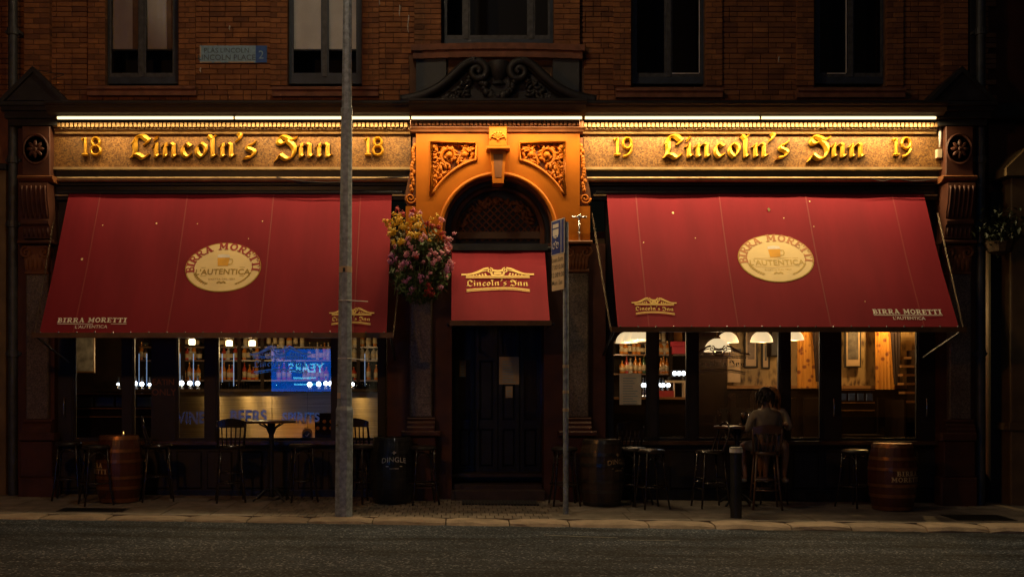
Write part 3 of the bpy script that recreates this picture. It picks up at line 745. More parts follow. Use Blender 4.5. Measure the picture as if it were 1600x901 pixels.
TY = obj('tympanum', MB().pprism([(AX+74,383)]+parc(74,0,180,24)+[(AX-74,383)], ty, ty+.1), 'black_paint', PORT)
la = MB()
for k in range(-9, 10):
    for s in (-1, 1):
        pts = []
        for i in range(15):
            b = 376-i*4.4; a = AX+k*12+s*(376-b)
            if math.hypot(a-AX, (b-AY)) < 62 and b < 378: pts.append(P(a, b, ty-.02))
        if len(pts) > 1: la.tube(pts, .013, 5)
obj('lattice', la, 'terracotta_dark', TY)
fo = MB(); rnd = random.Random(3)
for k in range(70):
    th = rnd.uniform(6,174); r = rnd.uniform(55,68)
    fo.blob(P(AX+r*math.cos(R(th)), AY+14-r*math.sin(R(th)), ty-.03), (.03,.03,.055), 6, 4, Matrix.Rotation(rnd.uniform(0,6),3,'Y'))
obj('tympanum_carving', fo, 'terracotta_dark', TY, smooth=True)
# keystone
ks = MB().pbox(764,197.5,792,228,PF-.10,PF+.05,.008); KS = obj('keystone', ks, 'terracotta', PORT)
obj('keystone_shelf', MB().pbox(760,228,797,233,PF-.15,PF+.05,.01), 'terracotta', KS)
obj('keystone_wedge', MB().pprism([(766,233.2),(791,233.2),(787,286),(770,286)], PF-.09, .1), 'terracotta', KS)
obj('wedge_panel', MB().pprism([(771,241),(786,241),(783.5,277),(773.5,277)], PF-.094, PF-.05), 'terracotta_dark', KS)
fan = MB()
for k in range(7):
    th = 18+24*k; fan.blob(P(778+6.4*math.cos(R(th)), 217-7.4*math.sin(R(th)), PF-.11), (.012,.014,.055), 6, 4, Matrix.Rotation(R(90-th),3,'Y'))
fan.tube([P(a,b,PF-.105) for a,b in parc(12,0,180,14,778,218)], .012, 5); fan.blob(P(778,218,PF-.11), .02)
obj('fan_carving', fan, 'terracotta', KS, smooth=True)
# side consoles, with a scroll at the foot
for s in (0, 1):
    def q(a, b): return (a, b) if s == 0 else (2*AX-a, b)
    yy = -.09
    pts = [q(*p) for p in [(650,215),(645,215),(644,240),(640,270),(634,298),(632,312),(637,321),(650,321)]]
    co = obj('side_console', MB().pprism(pts, yy, .05), 'terracotta_dark', PORT)
    sc = MB(); x0, z0 = q(641.5,310)
    sc.tube([P(a,b,yy-.008) for a,b in spiral(x0, z0, 8.5, 1.6, 0, 1, 30)], .016, 5)
    for k in range(16): a, b = q(648-(k*.55)*(.6), 228+k*4.6); sc.blob(P(a+random.uniform(-2,2), b, yy-.005), (.03,.025,.04), 6, 4)
    obj('console_scroll', sc, 'terracotta', co, smooth=True)
    a0, a1 = (634,649.8) if s == 0 else (2*AX-649.8, 2*AX-634)
    obj('pier_block', MB().pbox(a0, 322, a1, 375, -.11, .1), 'terracotta', PORT)
    l0, l1 = (630,684) if s == 0 else (872,926)
    obj('impost_ledge', MB().pbox(l0, 375.4, l1, 380, -.21, .1, .01), 'terracotta_dark', PORT)
# piers beside the door, with granite columns
for s, (w0, w1, c0, c1) in enumerate(((605,706,640,675), (850,946,886,920))):
    pi = obj('door_pier', MB().pbox(w0, 380.2, w1, 800, .02, .4), 'red_stone', PUB)
    c = (c0+c1)/2; yc = -.1
    cap = MB().pprism([(c0-1,384),(c1+1,384),(c1-3,420),(c0+3,420)], -.11, .02)
    for t in (-1, 1): cap.tube([(q[0], -.125, q[1]) for q in spiral(PX(c+t*12.5,yc), PZ(394,yc), .08, 1.5, math.pi/2, -t)], .02, 6)
    for k in range(6): cap.blob((PX(c-13+k*5.2,yc),-.11,PZ(411,yc)), (.03,.03,.1)); cap.blob((PX(c-11+k*5.2,yc),-.115,PZ(402,yc)), (.028,.028,.06))
    obj('capital', cap, 'terracotta_dark', pi, smooth=True, sharp=40)
    obj('necking', MB().pbox(c0-1, 420, c1+1, 425, -.12, .02, .01), 'terracotta_dark', pi)
    obj('shaft', MB().pbox(c0, 425.2, c1, 652, -.1, .02, .018), 'granite', pi)
    z = lambda q: PZ(q,-.14)
    obj('column_base', MB().yzprism([(.02,z(652)),(-.12,z(652)),(-.13,z(654)),(-.115,z(657)),(-.16,z(661)),(-.16,z(665)),(-.18,z(668)),(-.18,z(673)),(.02,z(673))], PX(c0-4,-.14), PX(c1+4,-.14)), 'red_stone', pi)
    obj('pedestal_ledge', MB().pbox(c0-13, 673.2, c1+13, 681, -.24, .02, .014), 'red_stone', pi)
    obj('pedestal', MB().pbox(c0-6, 681.2, c1+6, 760, -.17, .02, .014).pbox(c0-10, 760.2, c1+10, 800, -.2, .02, .02), 'red_stone', pi)
# entrance door, set back
dy = .75
obj('door_reveal', MB().box(PX(706,.02)-.25, PX(706,.02), .4, dy+.3, g(0,.5)-.05, 4.0).box(PX(850,.02), PX(850,.02)+.25, .4, dy+.3, g(0,.5)-.05, 4.0).box(PX(706,.02)-.25, PX(850,.02)+.25, .53, dy+.3, PZ(392,.5), 4.2), 'black_paint', PUB)
DOOR = obj('entrance_door', MB().box(PX(706,.02), PX(850,.02), dy+.06, dy+.12, .2, PZ(392,dy)), 'black_paint', PUB)
xs = [PX(v,dy) for v in (710,742,778,812,846)]
zt = PZ(400,dy); zb2 = .21
for i in range(4):
    a, b = xs[i]+.008, xs[i+1]-.008
    lf = MB(); st = .055
    lf.box(a, a+st, dy, dy+.05, zb2, zt); lf.box(b-st, b, dy, dy+.05, zb2, zt)
    for (p, q) in ((zb2, zb2+.2), (.98,1.1), (2.0,2.1), (zt-.1, zt)): lf.box(a+st, b-st, dy+.001, dy+.049, p, q)
    leaf = obj('door_leaf', lf, 'black_paint', DOOR)
    obj('door_panel', MB().cbox(a+st+.02, b-st-.02, dy+.025, dy+.055, zb2+.22, .96, .015), 'black_paint', leaf)
    if i in (0, 3): obj('door_light', MB().box(a+st, b-st, dy+.03, dy+.036, 1.1, 2.0), 'glass', leaf)
    else: obj('door_panel', MB().cbox(a+st+.02, b-st-.02, dy+.025, dy+.055, 1.12, 1.98, .015), 'black_paint', leaf)
for px in (746, 736):
    hx = PX(px,dy); obj('pull_handle', MB().tube([(hx,dy,1.25),(hx,dy-.05,1.22),(hx,dy-.06,1.1),(hx,dy-.05,.98),(hx,dy,.95)], .012, 6), 'iron_pipe', DOOR, smooth=True)
mat('step_stone', (.06,.04,.032), .6, var=.3, bump=.2)
obj('doorstep', MB().box(PX(705,-.1), PX(851,-.1), -.14, dy+.3, g(.5,0)-.03, .135).box(PX(705,-.1)+.02, PX(851,-.1)-.02, .12, dy+.3, .1351, .2), 'step_stone', PUB)
mat('rubber', (.02,.02,.022), .7, var=.4, scale=30, bump=.4)
dm = MB(); xx0, xx1 = PX(722,-.45), PX(842,-.45)
for k in range(24):
    a = xx0+(xx1-xx0)*k/24; b = xx0+(xx1-xx0)*(k+.85)/24
    dm.add([(a,-.62,g(a,-.62)+.002),(b,-.62,g(b,-.62)+.002),(b,-.2,g(b,-.2)+.002),(a,-.2,g(a,-.2)+.002),(a,-.62,g(a,-.62)+.022),(b,-.62,g(b,-.62)+.022),(b,-.2,g(b,-.2)+.022),(a,-.2,g(a,-.2)+.022)],
           [(4,5,6,7),(0,1,5,4),(1,2,6,5),(2,3,7,6),(3,0,4,7)])
obj('doormat', dm, 'rubber', loc=((xx0+xx1)/2,-.41,g(.4,-.41)), label='long black ribbed doormat before the doorstep', cat='doormat')
# ------------------------------------------------------------------ shopfront windows under the awnings
mat('stall_wood', (.03,.024,.02), .6, var=.4, scale=5, bump=.1)
mat('sill_wood', (.10,.055,.028), .3, var=.3, scale=8, bump=.08, coat=.3)
mat('frame_wood', (.022,.017,.014), .55, var=.3, scale=6, bump=.08)
SY = .2
def shopfront(x0, x1, muls, label):
    f = MB(); x0m, x1m = PX(x0,SY), PX(x1,SY)
    f.box(x0m, x1m, SY-.02, SY+.12, PZ(330,SY), PZ(284,SY))
    F = obj('shopfront', f, 'frame_wood', PUB); tag(F, label)
    obj('stallriser', MB().box(x0m, x1m, SY-.01, SY+.1, -.12, PZ(694,SY)), 'stall_wood', F)
    n = int((x1-x0)/46)
    for k in range(n):
        a, b = x0m+(x1m-x0m)*(k+.08)/n, x0m+(x1m-x0m)*(k+.92)/n
        obj('riser_panel', MB().cbox(a, b, SY-.035, SY, .14, PZ(694,SY)-.09, .02), 'stall_wood', F)
    obj('sill', MB().box(x0m, x1m, SY-.14, SY+.14, PZ(693.8,SY), PZ(688,SY)), 'sill_wood', F)
    obj('kickboard', MB().box(x0m, x1m, SY-.05, SY-.012, -.12, .12), 'black_paint', F)
    for (a, b) in muls: obj('mullion', MB().box(PX(a,SY), PX(b,SY), SY-.03, SY+.09, PZ(687.8,SY), PZ(330,SY), ).box(PX(a,SY)+.02, PX(b,SY)-.02, SY-.045, SY-.03, PZ(687.8,SY), PZ(330,SY)), 'frame_wood', F)
    panes = []
    for i in range(len(muls)-1):
        a, b = muls[i][1], muls[i+1][0]
        e = MB(); t = .018
        A, B, z0, z1 = PX(a,SY), PX(b,SY), PZ(687.8,SY), PZ(330,SY)
        e.box(A, A+t, SY, SY+.05, z0, z1); e.box(B-t, B, SY, SY+.05, z0, z1); e.box(A+t, B-t, SY, SY+.05, z0, z0+.04)
        fr = obj('casement', e, 'frame_wood', F)
        panes.append(obj('pane', MB().box(A+t, B-t, SY+.02, SY+.028, z0+.04, z1), 'glass', F))
    return F, panes
FL, PL = shopfront(83, 604, [(83,116),(192,208),(238,277),(321,340),(519,530),(592,604)], 'left shopfront of dark framed windows under the left awning')
FR, PR = shopfront(946, 1475, [(946,957),(1012,1028),(1074,1090),(1218,1234),(1283,1313),(1434,1475)], 'right shopfront of dark framed windows under the right awning')
mat('brass', (.55,.36,.13), .25, .9, var=.15)
mat('chrome', (.6,.6,.6), .2, .9, var=.1)
for F, px in ((FL,104),(FR,1299),(FR,1443)):
    hx = PX(px,SY); o = obj('pull_handle', MB().tube([(hx,SY-.04,PZ(622,SY)),(hx,SY-.1,PZ(623,SY)),(hx,SY-.11,PZ(630,SY)),(hx,SY-.11,PZ(643,SY)),(hx,SY-.1,PZ(649,SY)),(hx,SY-.04,PZ(650,SY))], .012, 6), 'chrome', F, smooth=True)
# lettering on the glass
def on_glass(mb, px, py, par, name, m='lettering_leaf'):
    mb.xf(Matrix.Translation((PX(px,SY+.015), SY+.013, PZ(py,SY+.015))) @ Matrix.Rotation(R(90),4,'X')); return obj(name, mb, m, par)
on_glass(emblem(42*S(SY)), 438, 566, FL, 'window_crest'); on_glass(emblem(43*S(SY)), 1123, 566, FR, 'window_crest')
def arched(body, size, bend):
    t = txt(body, size, .03, spacing=1.02)
    t.v = [(p[0], p[1]*(1+.35*math.cos(p[0]/size*1.1)) + bend*(p[0]**2)/size-.0, p[2]) for p in t.v]; return t
on_glass(arched('WINES', .19, .12), 299, 662, FL, 'window_word'); on_glass(arched('BEERS', .2, .12), 388, 661, FL, 'window_word'); on_glass(arched('SPIRITS', .17, .1), 470, 661, FL, 'window_word')
for w_, px_ in (('EAT',251),('IN',268)): on_glass(txt(w_, .12, .01), px_, 601, FL, 'window_word', 'terracotta_dark').location.y -= .062
on_glass(txt('ONLY', .13, .01), 258, 617, FL, 'window_word', 'terracotta_dark').location.y -= .062
# ------------------------------------------------------------------ swan-neck pediment over the entrance
SN = obj('swan_neck_pediment', MB().pprism([(628,158),(930,158),(880,146),(846,124),(826,103),(800,97),(800,120),(757,120),(757,97),(731,103),(711,124),(676,146)], -.26, WY), 'dark_lead', PUB)
for s in (0, 1):
    def q(a, b): return (a, b) if s == 0 else (1557-a, b)
    pts = catmull([q(*p)+(0,) for p in [(626,157),(655,151),(684,138),(707,119),(724,103),(738,96),(752,98),(760,108),(757,119),(747,123),(738,118),(738,109),(745,105),(750,110),(746,114)]], 5)
    n = len(pts)
    rk = MB(); rk.tube([P(p.x,p.y,-.33-.02*i/n) for i, p in enumerate(pts)], [max(.02, .075*(1-.55*i/n)) for i in range(n)], 8)
    rk.tube([P(p.x,p.y-3.5,-.37) for p in pts[:n*6//15]], .03, 6); rk.tube([P(p.x+(3 if s == 0 else -3),p.y+7,-.29) for p in pts[:n*6//15]], .028, 6)
    obj('scroll', rk, 'dark_lead', SN, smooth=True)
    lf = MB(); rnd = random.Random(11)
    for k in range(60):
        u = rnd.random(); a, b = q(690+u*44, 156-rnd.random()*u*36)
        lf.blob(P(a,b,-.29+rnd.uniform(-.02,.02)), (.03,.035,.06), 6, 4, Matrix.Rotation(rnd.uniform(0,6),3,'Y'))
    obj('leaf_cluster', lf, 'dark_lead', SN, smooth=True)
ga = MB(); rnd = random.Random(12)
for k in range(46):
    u = k/45; a = 750+57*u; b = 120+32*math.sin(math.pi*u)**.7
    ga.blob(P(a+rnd.uniform(-2,2), b+rnd.uniform(-3,3), -.32), rnd.uniform(.035,.06), 7, 4)
obj('garland', ga, 'dark_lead', SN, smooth=True)
vz = MB(); vx = PX(779,-.2)
vz.lathe(vx, -.2, [(.05,PZ(137,-.2)),(.12,PZ(134,-.2)),(.10,PZ(130,-.2)),(.08,PZ(128,-.2)),(.15,PZ(118,-.2)),(.17,PZ(106,-.2)),(.16,PZ(99,-.2)),(.12,PZ(97,-.2)),(.0,PZ(96,-.2))], 14)
obj('urn', vz, 'dark_lead', SN, smooth=True, sharp=45)
# rainwater pipes
def pipe(px, w, ya, yb, name, label=None):
    y = -.02; x = PX(px,y); r = w/2*S(y)
    z0, z1 = PZ(yb,y), topz-.2 if ya < 0 else PZ(ya,y)
    o = obj('downpipe', MB().tube([(x,y,z0),(x,y,z1)], r, 10), 'iron_pipe', PUB, smooth=True, sharp=50)
    for py in (50, 250, 350, 552):
        if PZ(py,y) < z1: obj('pipe_collar', MB().lathe(x, y, [(r,-.05),(r*1.25,-.045),(r*1.25,.045),(r,.05)], 12, PZ(py,y)).box(x-r*1.7,x+r*1.7,y+.0,y+.1,PZ(py,y)-.02,PZ(py,y)+.02), 'iron_pipe', o)
pipe(20, 14, -10, 783, 'l'); pipe(1532, 13, -10, 795, 'r')
# plain strips of wall between the pub and its neighbours
obj('end_wall', MB().box(-7.36, PX(30,.05), .06, .3, -.1, PZ(165,.05)), 'terracotta_dark', PUB)
obj('end_wall', MB().box(PX(1521,.05), PX(1544,.05), .12, .4, -.3, topz), 'room_dark', PUB)
# ------------------------------------------------------------------ the dark neighbour on the right
mat('ochre_paint', (.19,.125,.055), .6, var=.3, scale=3, bump=.2)
NB = thing('neighbour_building', 'dark neighbouring shopfront with ochre pilaster at the right edge', 'building', (8.6,.3,-.1))
nb = MB().box(PX(1545,.3), 14.5, .3, .6, -.4, topz); obj('wall', nb, 'red_stone', NB)
npil = obj('pilaster', MB().pbox(1580,275,1640,800,-.05,.3,.015), 'ochre_paint', NB)
obj('pilaster_cap', MB().pprism([(1573,262),(1608,228),(1655,262),(1655,274),(1573,274)], -.2, .3), 'ochre_paint', npil)
obj('pilaster_moulding', MB().pbox(1575,360,1650,368,-.12,.3,.01), 'ochre_paint', npil); obj('pilaster_moulding', MB().pbox(1577,660,1650,672,-.12,.3,.01), 'ochre_paint', npil)
obj('door_recess', MB().pbox(1548,300,1572,795,.24,.3), 'room_dark', NB)
obj('band', MB().pbox(1547,160,1700,185,.1,.3,.02), 'dark_lead', NB)
NL = thing('neighbour_building', 'ochre stone edge of the neighbour at the left edge', 'building', (-7.4,.3,.05))
obj('wall', MB().box(-14, -7.365, .1, .5, -.1, topz), 'brick', NL)
obj('pilaster', MB().pbox(-70,265,9,790,-.02,.1,.01), 'ochre_paint', NL)
obj('pilaster_ledge', MB().pbox(-72,255,8.5,264.6,-.08,.1,.01), 'dark_lead', NL)
# street name plate
NP = thing('street_nameplate', 'worn pale blue street nameplate high on the brick wall', 'sign', P(364,85,WY-.03))
yn = WY-.03
obj('plate', MB().pbox(312,71.5,417,98,yn,yn+.02), 'plate_pale', NP); obj('district_panel', MB().pbox(399.5,71.5,417,98,yn-.003,yn-.0005), 'plate_blue', NP)
def wtext(body, size, px, py, y, m, par, name='lettering', **k):
    t = txt(body, size, **k); t.xf(Matrix.Translation((PX(px,y), y, PZ(py,y))) @ Matrix.Rotation(R(90),4,'X')); return obj(name, t, m, par)
wtext('PLÁS LINCOLN', .098, 354, 82.5, yn-.006, 'plate_ink', NP); wtext('LINCOLN PLACE', .112, 354, 94, yn-.006, 'plate_ink', NP); wtext('2', .17, 408, 92, yn-.006, 'plate_pale', NP)
obj('flaking_edge', MB().pbox(312,96.4,331,98.2,yn-.005,yn-.0006).pbox(335,96.4,345,98.2,yn-.005,yn-.0006).pbox(357,96.4,397,98.2,yn-.005,yn-.0006).pbox(312,73,314,90,yn-.005,yn-.0006), 'sign_cream', NP)
# bird streaks
for k, (px, py, h) in enumerate([(292,40,14),(290,62,20),(358,40,8),(624,8,18),(638,24,28),(593,0,9),(1217,88,10),(313,106,8)]):
    pts = [P(px+random.uniform(-1,1), py+h*i/5, WY-.018) for i in range(6)]
    obj('bird_streak', MB().tube(pts, [.006,.012,.009,.011,.007,.003], 5), 'white_dirt', WALL)
# ------------------------------------------------------------------ awnings
def cloth():
    m, n, b = newmat('awning_cloth'); N = n.nodes; L = n.links
    ge = N.new('ShaderNodeNewGeometry')
    mp = N.new('ShaderNodeMapping'); mp.inputs['Scale'].default_value = (1.6,.35,.35); L.new(ge.outputs['Position'], mp.inputs[0])
    nz = N.new('ShaderNodeTexNoise'); nz.inputs['Scale'].default_value = 1.5; nz.inputs['Detail'].default_value = 8; nz.inputs['Roughness'].default_value = .6; L.new(mp.outputs[0], nz.inputs['Vector'])
    rp = N.new('ShaderNodeValToRGB'); rp.color_ramp.elements[0].position = .3; rp.color_ramp.elements[1].position = .72
    rp.color_ramp.elements[0].color = (.180,.0095,.0195,1); rp.color_ramp.elements[1].color = (.240,.0125,.0245,1)
    m3 = N.new('ShaderNodeMapping'); m3.inputs['Scale'].default_value = (9,.5,.5); L.new(ge.outputs['Position'], m3.inputs[0])
    n3 = N.new('ShaderNodeTexNoise'); n3.inputs['Scale'].default_value = 1.; n3.inputs['Detail'].default_value = 6; L.new(m3.outputs[0], n3.inputs['Vector'])
    av = N.new('ShaderNodeMath'); av.operation = 'MULTIPLY_ADD'; av.inputs[1].default_value = .18; L.new(n3.outputs[0], av.inputs[0]); L.new(nz.outputs[0], av.inputs[2])
    sb = N.new('ShaderNodeMath'); sb.operation = 'SUBTRACT'; sb.inputs[1].default_value = .09; L.new(av.outputs[0], sb.inputs[0])
    L.new(sb.outputs[0], rp.inputs[0]); L.new(rp.outputs[0], b.inputs['Base Color']); b.inputs['Roughness'].default_value = .8
    b.inputs['Specular IOR Level'].default_value = .2
    w = N.new('ShaderNodeTexNoise'); w.inputs['Scale'].default_value = 350; L.new(ge.outputs['Position'], w.inputs['Vector'])
    bp = N.new('ShaderNodeBump'); bp.inputs['Strength'].default_value = .25; bp.inputs['Distance'].default_value = .002; L.new(w.outputs[0], bp.inputs['Height']); L.new(bp.outputs[0], b.inputs['Normal'])
cloth()
mat('awning_seam', (.24,.022,.026), .8, var=.1)
mat('bar_paint', (.16,.085,.03), .45, .2, var=.3)
mat('print_cream', (.88,.69,.34), .7, var=.05); mat('print_gold', (.72,.50,.13), .55, .1, var=.08); mat('print_red', (.36,.03,.03), .7); mat('print_rim', (.55,.38,.05), .6)
mat('print_ochre', (.34,.21,.02), .7); mat('print_white', (.82,.78,.68), .7); mat('print_amber', (.75,.38,.02), .6); mat('print_faded', (.55,.24,.10), .7); mat('print_pale', (.62,.43,.12), .7)
mat('leaf_fallen', (.16,.14,.03), .7)
mat('chain_metal', (.16,.12,.08), .45, .7, var=.3)
def chain(mb, a, b, sag=0.):
    a, b = Vector(a), Vector(b); n = int((b-a).length/.032)
    for i in range(n):
        u = (i+.5)/n; p = a.lerp(b, u); p.z -= sag*4*u*(1-u); d = (b-a).normalized()*.018
        q = Vector((.009,0,0)) if i % 2 else Vector((0,.009,0))
        mb.tube([p-d+q, p+d+q, p+d-q, p-d-q], .0035, 4, closed=True)
class Awning:
    def __init__(s, x0, x1, ytop, ztop, ybot, zbot, label):
        s.x0, s.x1 = x0, x1; s.T = Vector((0,ytop,ztop)); s.B = Vector((0,ybot,zbot)); s.len = (s.T-s.B).length
        s.up = (s.T-s.B).normalized(); s.n = Vector((1,0,0)).cross(s.up); s.n = s.n if s.n.y < 0 else -s.n
        s.o = thing('awning', label, 'awning', ((x0+x1)/2, ytop, ztop))
        NX, NV = 48, 18; vs = []; fs = []; rnd = random.Random(int(x0*100))
        s.ph = [rnd.uniform(0,6) for _ in range(6)]
        for lay in (0, 1):
            for j in range(NV+1):
                for i in range(NX+1):
                    u, v = i/NX, j/NV; x = x0+(x1-x0)*u
                    d = s.disp(x, v)
                    if lay: d -= .004
                    p = s.B+s.up*(s.len*v)+s.n*d; vs.append((x, p.y, p.z))
        st = (NX+1)*(NV+1)
        for j in range(NV):
            for i in range(NX):
                a = j*(NX+1)+i; fs += [(a,a+1,a+NX+2,a+NX+1), (st+a,st+a+NX+1,st+a+NX+2,st+a+1)]
        s.canopy = obj('canopy', MB().add(vs, fs), 'awning_cloth', s.o, smooth=True, fix=False)
    def disp(s, x, v):
        p = s.ph; e = .55+.45*math.sin(math.pi*min(1,max(0,v)))
        return e*(.007*math.sin(x*2.3+p[0]+v*1.5)+.005*math.sin(x*5.1+p[1]-v*2.6)+.003*math.sin(x*11+p[2]+v*6)+.004*math.sin(v*9+p[3]+x*.8))-.03*math.sin(math.pi*min(1,max(0,v)))
    def M(s, u, v, off=.004):
        """local xy of a print, centred u metres from the left and v metres up from the front bar"""
        p = s.B+s.up*v+s.n*off
        m = Matrix.Identity(4); m.col[0] = (1,0,0,0); m.col[1] = (*s.up,0); m.col[2] = (*s.n,0); m.col[3] = (s.x0+u, p.y, p.z, 1); return m
    def at(s, px, py):
        """where the line of sight of a photo pixel meets the cloth"""
        C = Vector((0,-CD,CH)); d = Vector(((px-CX)/FPX, 1, (HY-py)/FPX)); t = (s.B-C).dot(s.n)/d.dot(s.n); q = C+d*t
        return q.x-s.x0, (q-s.B).dot(s.up)
    def pr(s, mb, px, py, name, m, off=.004, par=None):
        u, v = s.at(px, py)
        mb.v = [(q[0], q[1], q[2]+s.disp(s.x0+u+q[0], (v+q[1])/s.len)) for q in mb.v]
        return obj(name, mb.xf(s.M(u, v, off)), m, par or s.canopy)
    def seams(s, pxs):
        for px in pxs:
            u, v = s.at(px, 330); q = MB()
            for k in range(18):
                a, b = s.len*k/18, s.len*(k+1)/18
                da, db = s.disp(s.x0+u, k/18)+.003, s.disp(s.x0+u, (k+1)/18)+.003
                q.add([(-.009,a,da),(.009,a,da),(.009,b,db),(-.009,b,db)], [(0,1,2,3)])
            obj('seam', q.xf(s.M(u, 0, 0)), 'awning_seam', s.canopy)
    def rig(s, m='bar_paint', ext=.09, arms=True):
        bo = obj('front_bar', MB().yzprism([(s.B.y-.03,s.B.z+.012),(s.B.y+.03,s.B.z+.012),(s.B.y+.03,s.B.z-.055),(s.B.y-.03,s.B.z-.055)], s.x0-ext, s.x1+ext), m, s.o)
        n = int((s.x1-s.x0)/.235)
        if arms:
            rv = mesh_from('rivet', MB().blob((0,0,0), (.011,.008,.011), 6, 4), 'chrome')
            for k in range(n+1): inst('rivet', rv, bo, (s.x0+.03+(s.x1-s.x0-.06)*k/n, s.B.y-.036, s.B.z+.016))
        obj('roller', MB().tube([(s.x0-.15,s.T.y+.015,s.T.z+.02),(s.x1+.15,s.T.y+.015,s.T.z+.02)], .035, 10), 'black_paint', s.o, smooth=True, sharp=50)
        for sx, x in ((-1, s.x0), (1, s.x1)):
            obj('arm', MB().tube([(x+sx*.05,.14,s.B.z-.35 if arms else s.B.z),(x+sx*.05,s.B.y,s.B.z-.03)], .016, 6), 'black_paint', s.o)
            if arms:
                obj('roller_bracket', MB().box(x+sx*.1-.09, x+sx*.1+.09, s.T.y-.02, s.T.y+.08, s.T.z-.03, s.T.z-.012), 'gold_line', s.o)
                ch = MB(); chain(ch, (x+sx*.21,.05,s.T.z-.25), (x+sx*.085,s.B.y+.05,s.B.z-.03)); obj('chain', ch, 'chain_metal', s.o)
AL = Awning(PX(108,.02), PX(612,.02), .02, PZ(303,.02), -1.05, PZ(521,-1.05), 'wide burgundy awning over the left windows, a lamp post before it')
AR_ = Awning(PX(948,.02), PX(1443,.02), .02, PZ(303,.02), -1.05, PZ(512,-1.05), 'wide burgundy awning over the right windows, brightly lit along its top')
AD = Awning(PX(706,.0), PX(851,.0), -.02, PZ(391,.0), -.9, PZ(502,-.9), 'small burgundy awning over the entrance door')
AL.seams([152,289,425,562]); AR_.seams([996,1127,1263,1400])
AL.rig(); AR_.rig(); AD.rig(ext=.02, arms=False)
def beer_badge(A, px, py, faded):
    E = MB(); rx, ry = .52, .40; N = 48
    def ell(k, z): 
        Q = 7; vs = [(0,0,z)]
        for q in range(1, Q+1): vs += [(rx*k*q/Q*math.cos(2*math.pi*i/N), ry*k*q/Q*math.sin(2*math.pi*i/N), z) for i in range(N)]
        fs = [(0,1+i,1+(i+1) % N) for i in range(N)]
        for q in range(Q-1): fs += [(1+q*N+i, 1+q*N+(i+1) % N, 1+(q+1)*N+(i+1) % N, 1+(q+1)*N+i) for i in range(N)]
        return MB().add(vs, fs)
    b = A.pr(ell(1.0,0), px, py, 'badge', 'print_rim', .004)
    A.pr(ell(.972,0), px, py, 'badge_field', 'print_cream', .006)
    red = 'print_faded' if faded else 'print_red'; och = 'print_pale' if faded else 'print_ochre'
    cells, wd = slab_text('BIRRA MORETTI', .115, .98); L = MB(); L2 = MB()
    for ci, (x, a, c) in enumerate(cells):
        u = (x+a/2)/wd; th = R(193-206*u)
        ex, ey = (rx-.125)*math.cos(th), (ry-.115)*math.sin(th)-.0
        nx, ny = math.cos(th)/rx, math.sin(th)/ry; an = math.atan2(ny, nx)-math.pi/2
        (L if ci < 5 else L2).join(c, Matrix.Translation((ex,ey,0)) @ Matrix.Rotation(an,4,'Z') @ Matrix.Translation((-a/2,0,0)))
    A.pr(L, px, py, 'badge_lettering', red, .008); A.pr(L2, px, py, 'badge_lettering', red, .008)
    t = txt("L'AUTENTICA", .125, .015, spacing=1.02); t.v = [(p[0]*.96, p[1]-.115, p[2]) for p in t.v]; A.pr(t, px, py, 'badge_lettering', och, .008)
    ln = MB(); nib_stroke(ln, [(-.3,.0),(.3,.0)], .006, rnd=True); nib_stroke(ln, [(-.3,-.14),(.3,-.14)], .006, rnd=True)
    for k in range(17):
        for q in (-1, 1):
            th = R(270+q*(30+k*2.6)); cx, cy = (rx-.12)*math.cos(th), (ry-.085)*math.sin(th)
            nib_stroke(ln, [(cx-.012,cy-.012*(k % 2)),(cx+.014,cy+.018)], .012, rnd=True, z=k*.0001)
    A.pr(ln, px, py, 'badge_wheat', och, .008)
    tt = txt('RICETTA DAL 1859', .038, .004, spacing=1.15); tt.v = [(p[0], p[1]-.205, p[2]) for p in tt.v]; A.pr(tt, px, py, 'badge_lettering', och, .008)
    cr = MB(); nib_stroke(cr, [(-.06,-.26),(-.03,-.235),(0,-.255),(.03,-.235),(.06,-.26)], .02, rnd=True); A.pr(cr, px, py, 'badge_crown', och, .0082)
    # the filled beer glass only; the drinking figure is left out
    gm = MB().add([(-.075,.02,0),(.065,.02,0),(.078,.16,0),(-.088,.16,0)], [(0,1,2,3)]); A.pr(gm, px, py, 'badge_beer', 'print_amber', .008)
    hd = MB(); nib_stroke(hd, [(.07,.13),(.115,.13),(.125,.09),(.11,.05),(.065,.045)], .016, rnd=True); A.pr(hd, px, py, 'badge_handle', 'print_pale', .0078)
    gf = MB().add([(-.092,.155,0),(.083,.155,0),(.07,.2,0),(-.01,.212,0),(-.088,.2,0)], [(0,1,2,3,4)]); A.pr(gf, px, py, 'badge_foam', 'print_white', .0083)
beer_badge(AL, 348, 416, False); beer_badge(AR_, 1213, 402, True)
def beer_line(A, px, py):
    cells, wd = slab_text('BIRRA MORETTI', .075, 1.0); k = .93/wd
    for rng in (cells[:5], cells[5:]):
        t = MB()
        for x, a, c in rng: t.join(c, Matrix.Translation((x-wd/2,0,0)))
        t.v = [(p[0]*k,p[1],p[2]) for p in t.v]; A.pr(t, px, py, 'print_lettering', 'print_white', .006)
    ln = MB(); nib_stroke(ln, [(-.46,-.02),(.46,-.02)], .008, rnd=True); A.pr(ln, px, py, 'print_line', 'print_white', .006)
    t2 = txt("L'AUTENTICA", .07, .006); t2.v = [(p[0],p[1]-.09,p[2]) for p in t2.v]; A.pr(t2, px, py, 'print_lettering', 'print_white', .006)
beer_line(AL, 144, 504); beer_line(AR_, 1419, 490)
AL.pr(emblem(31*S(-.9)), 549, 496, 'print_crest', 'print_gold', .006); AR_.pr(emblem(31*S(-.9)), 1023, 480, 'print_crest', 'print_gold', .006); AD.pr(emblem(50*S(-.4)), 778, 438, 'print_crest', 'print_gold', .006)
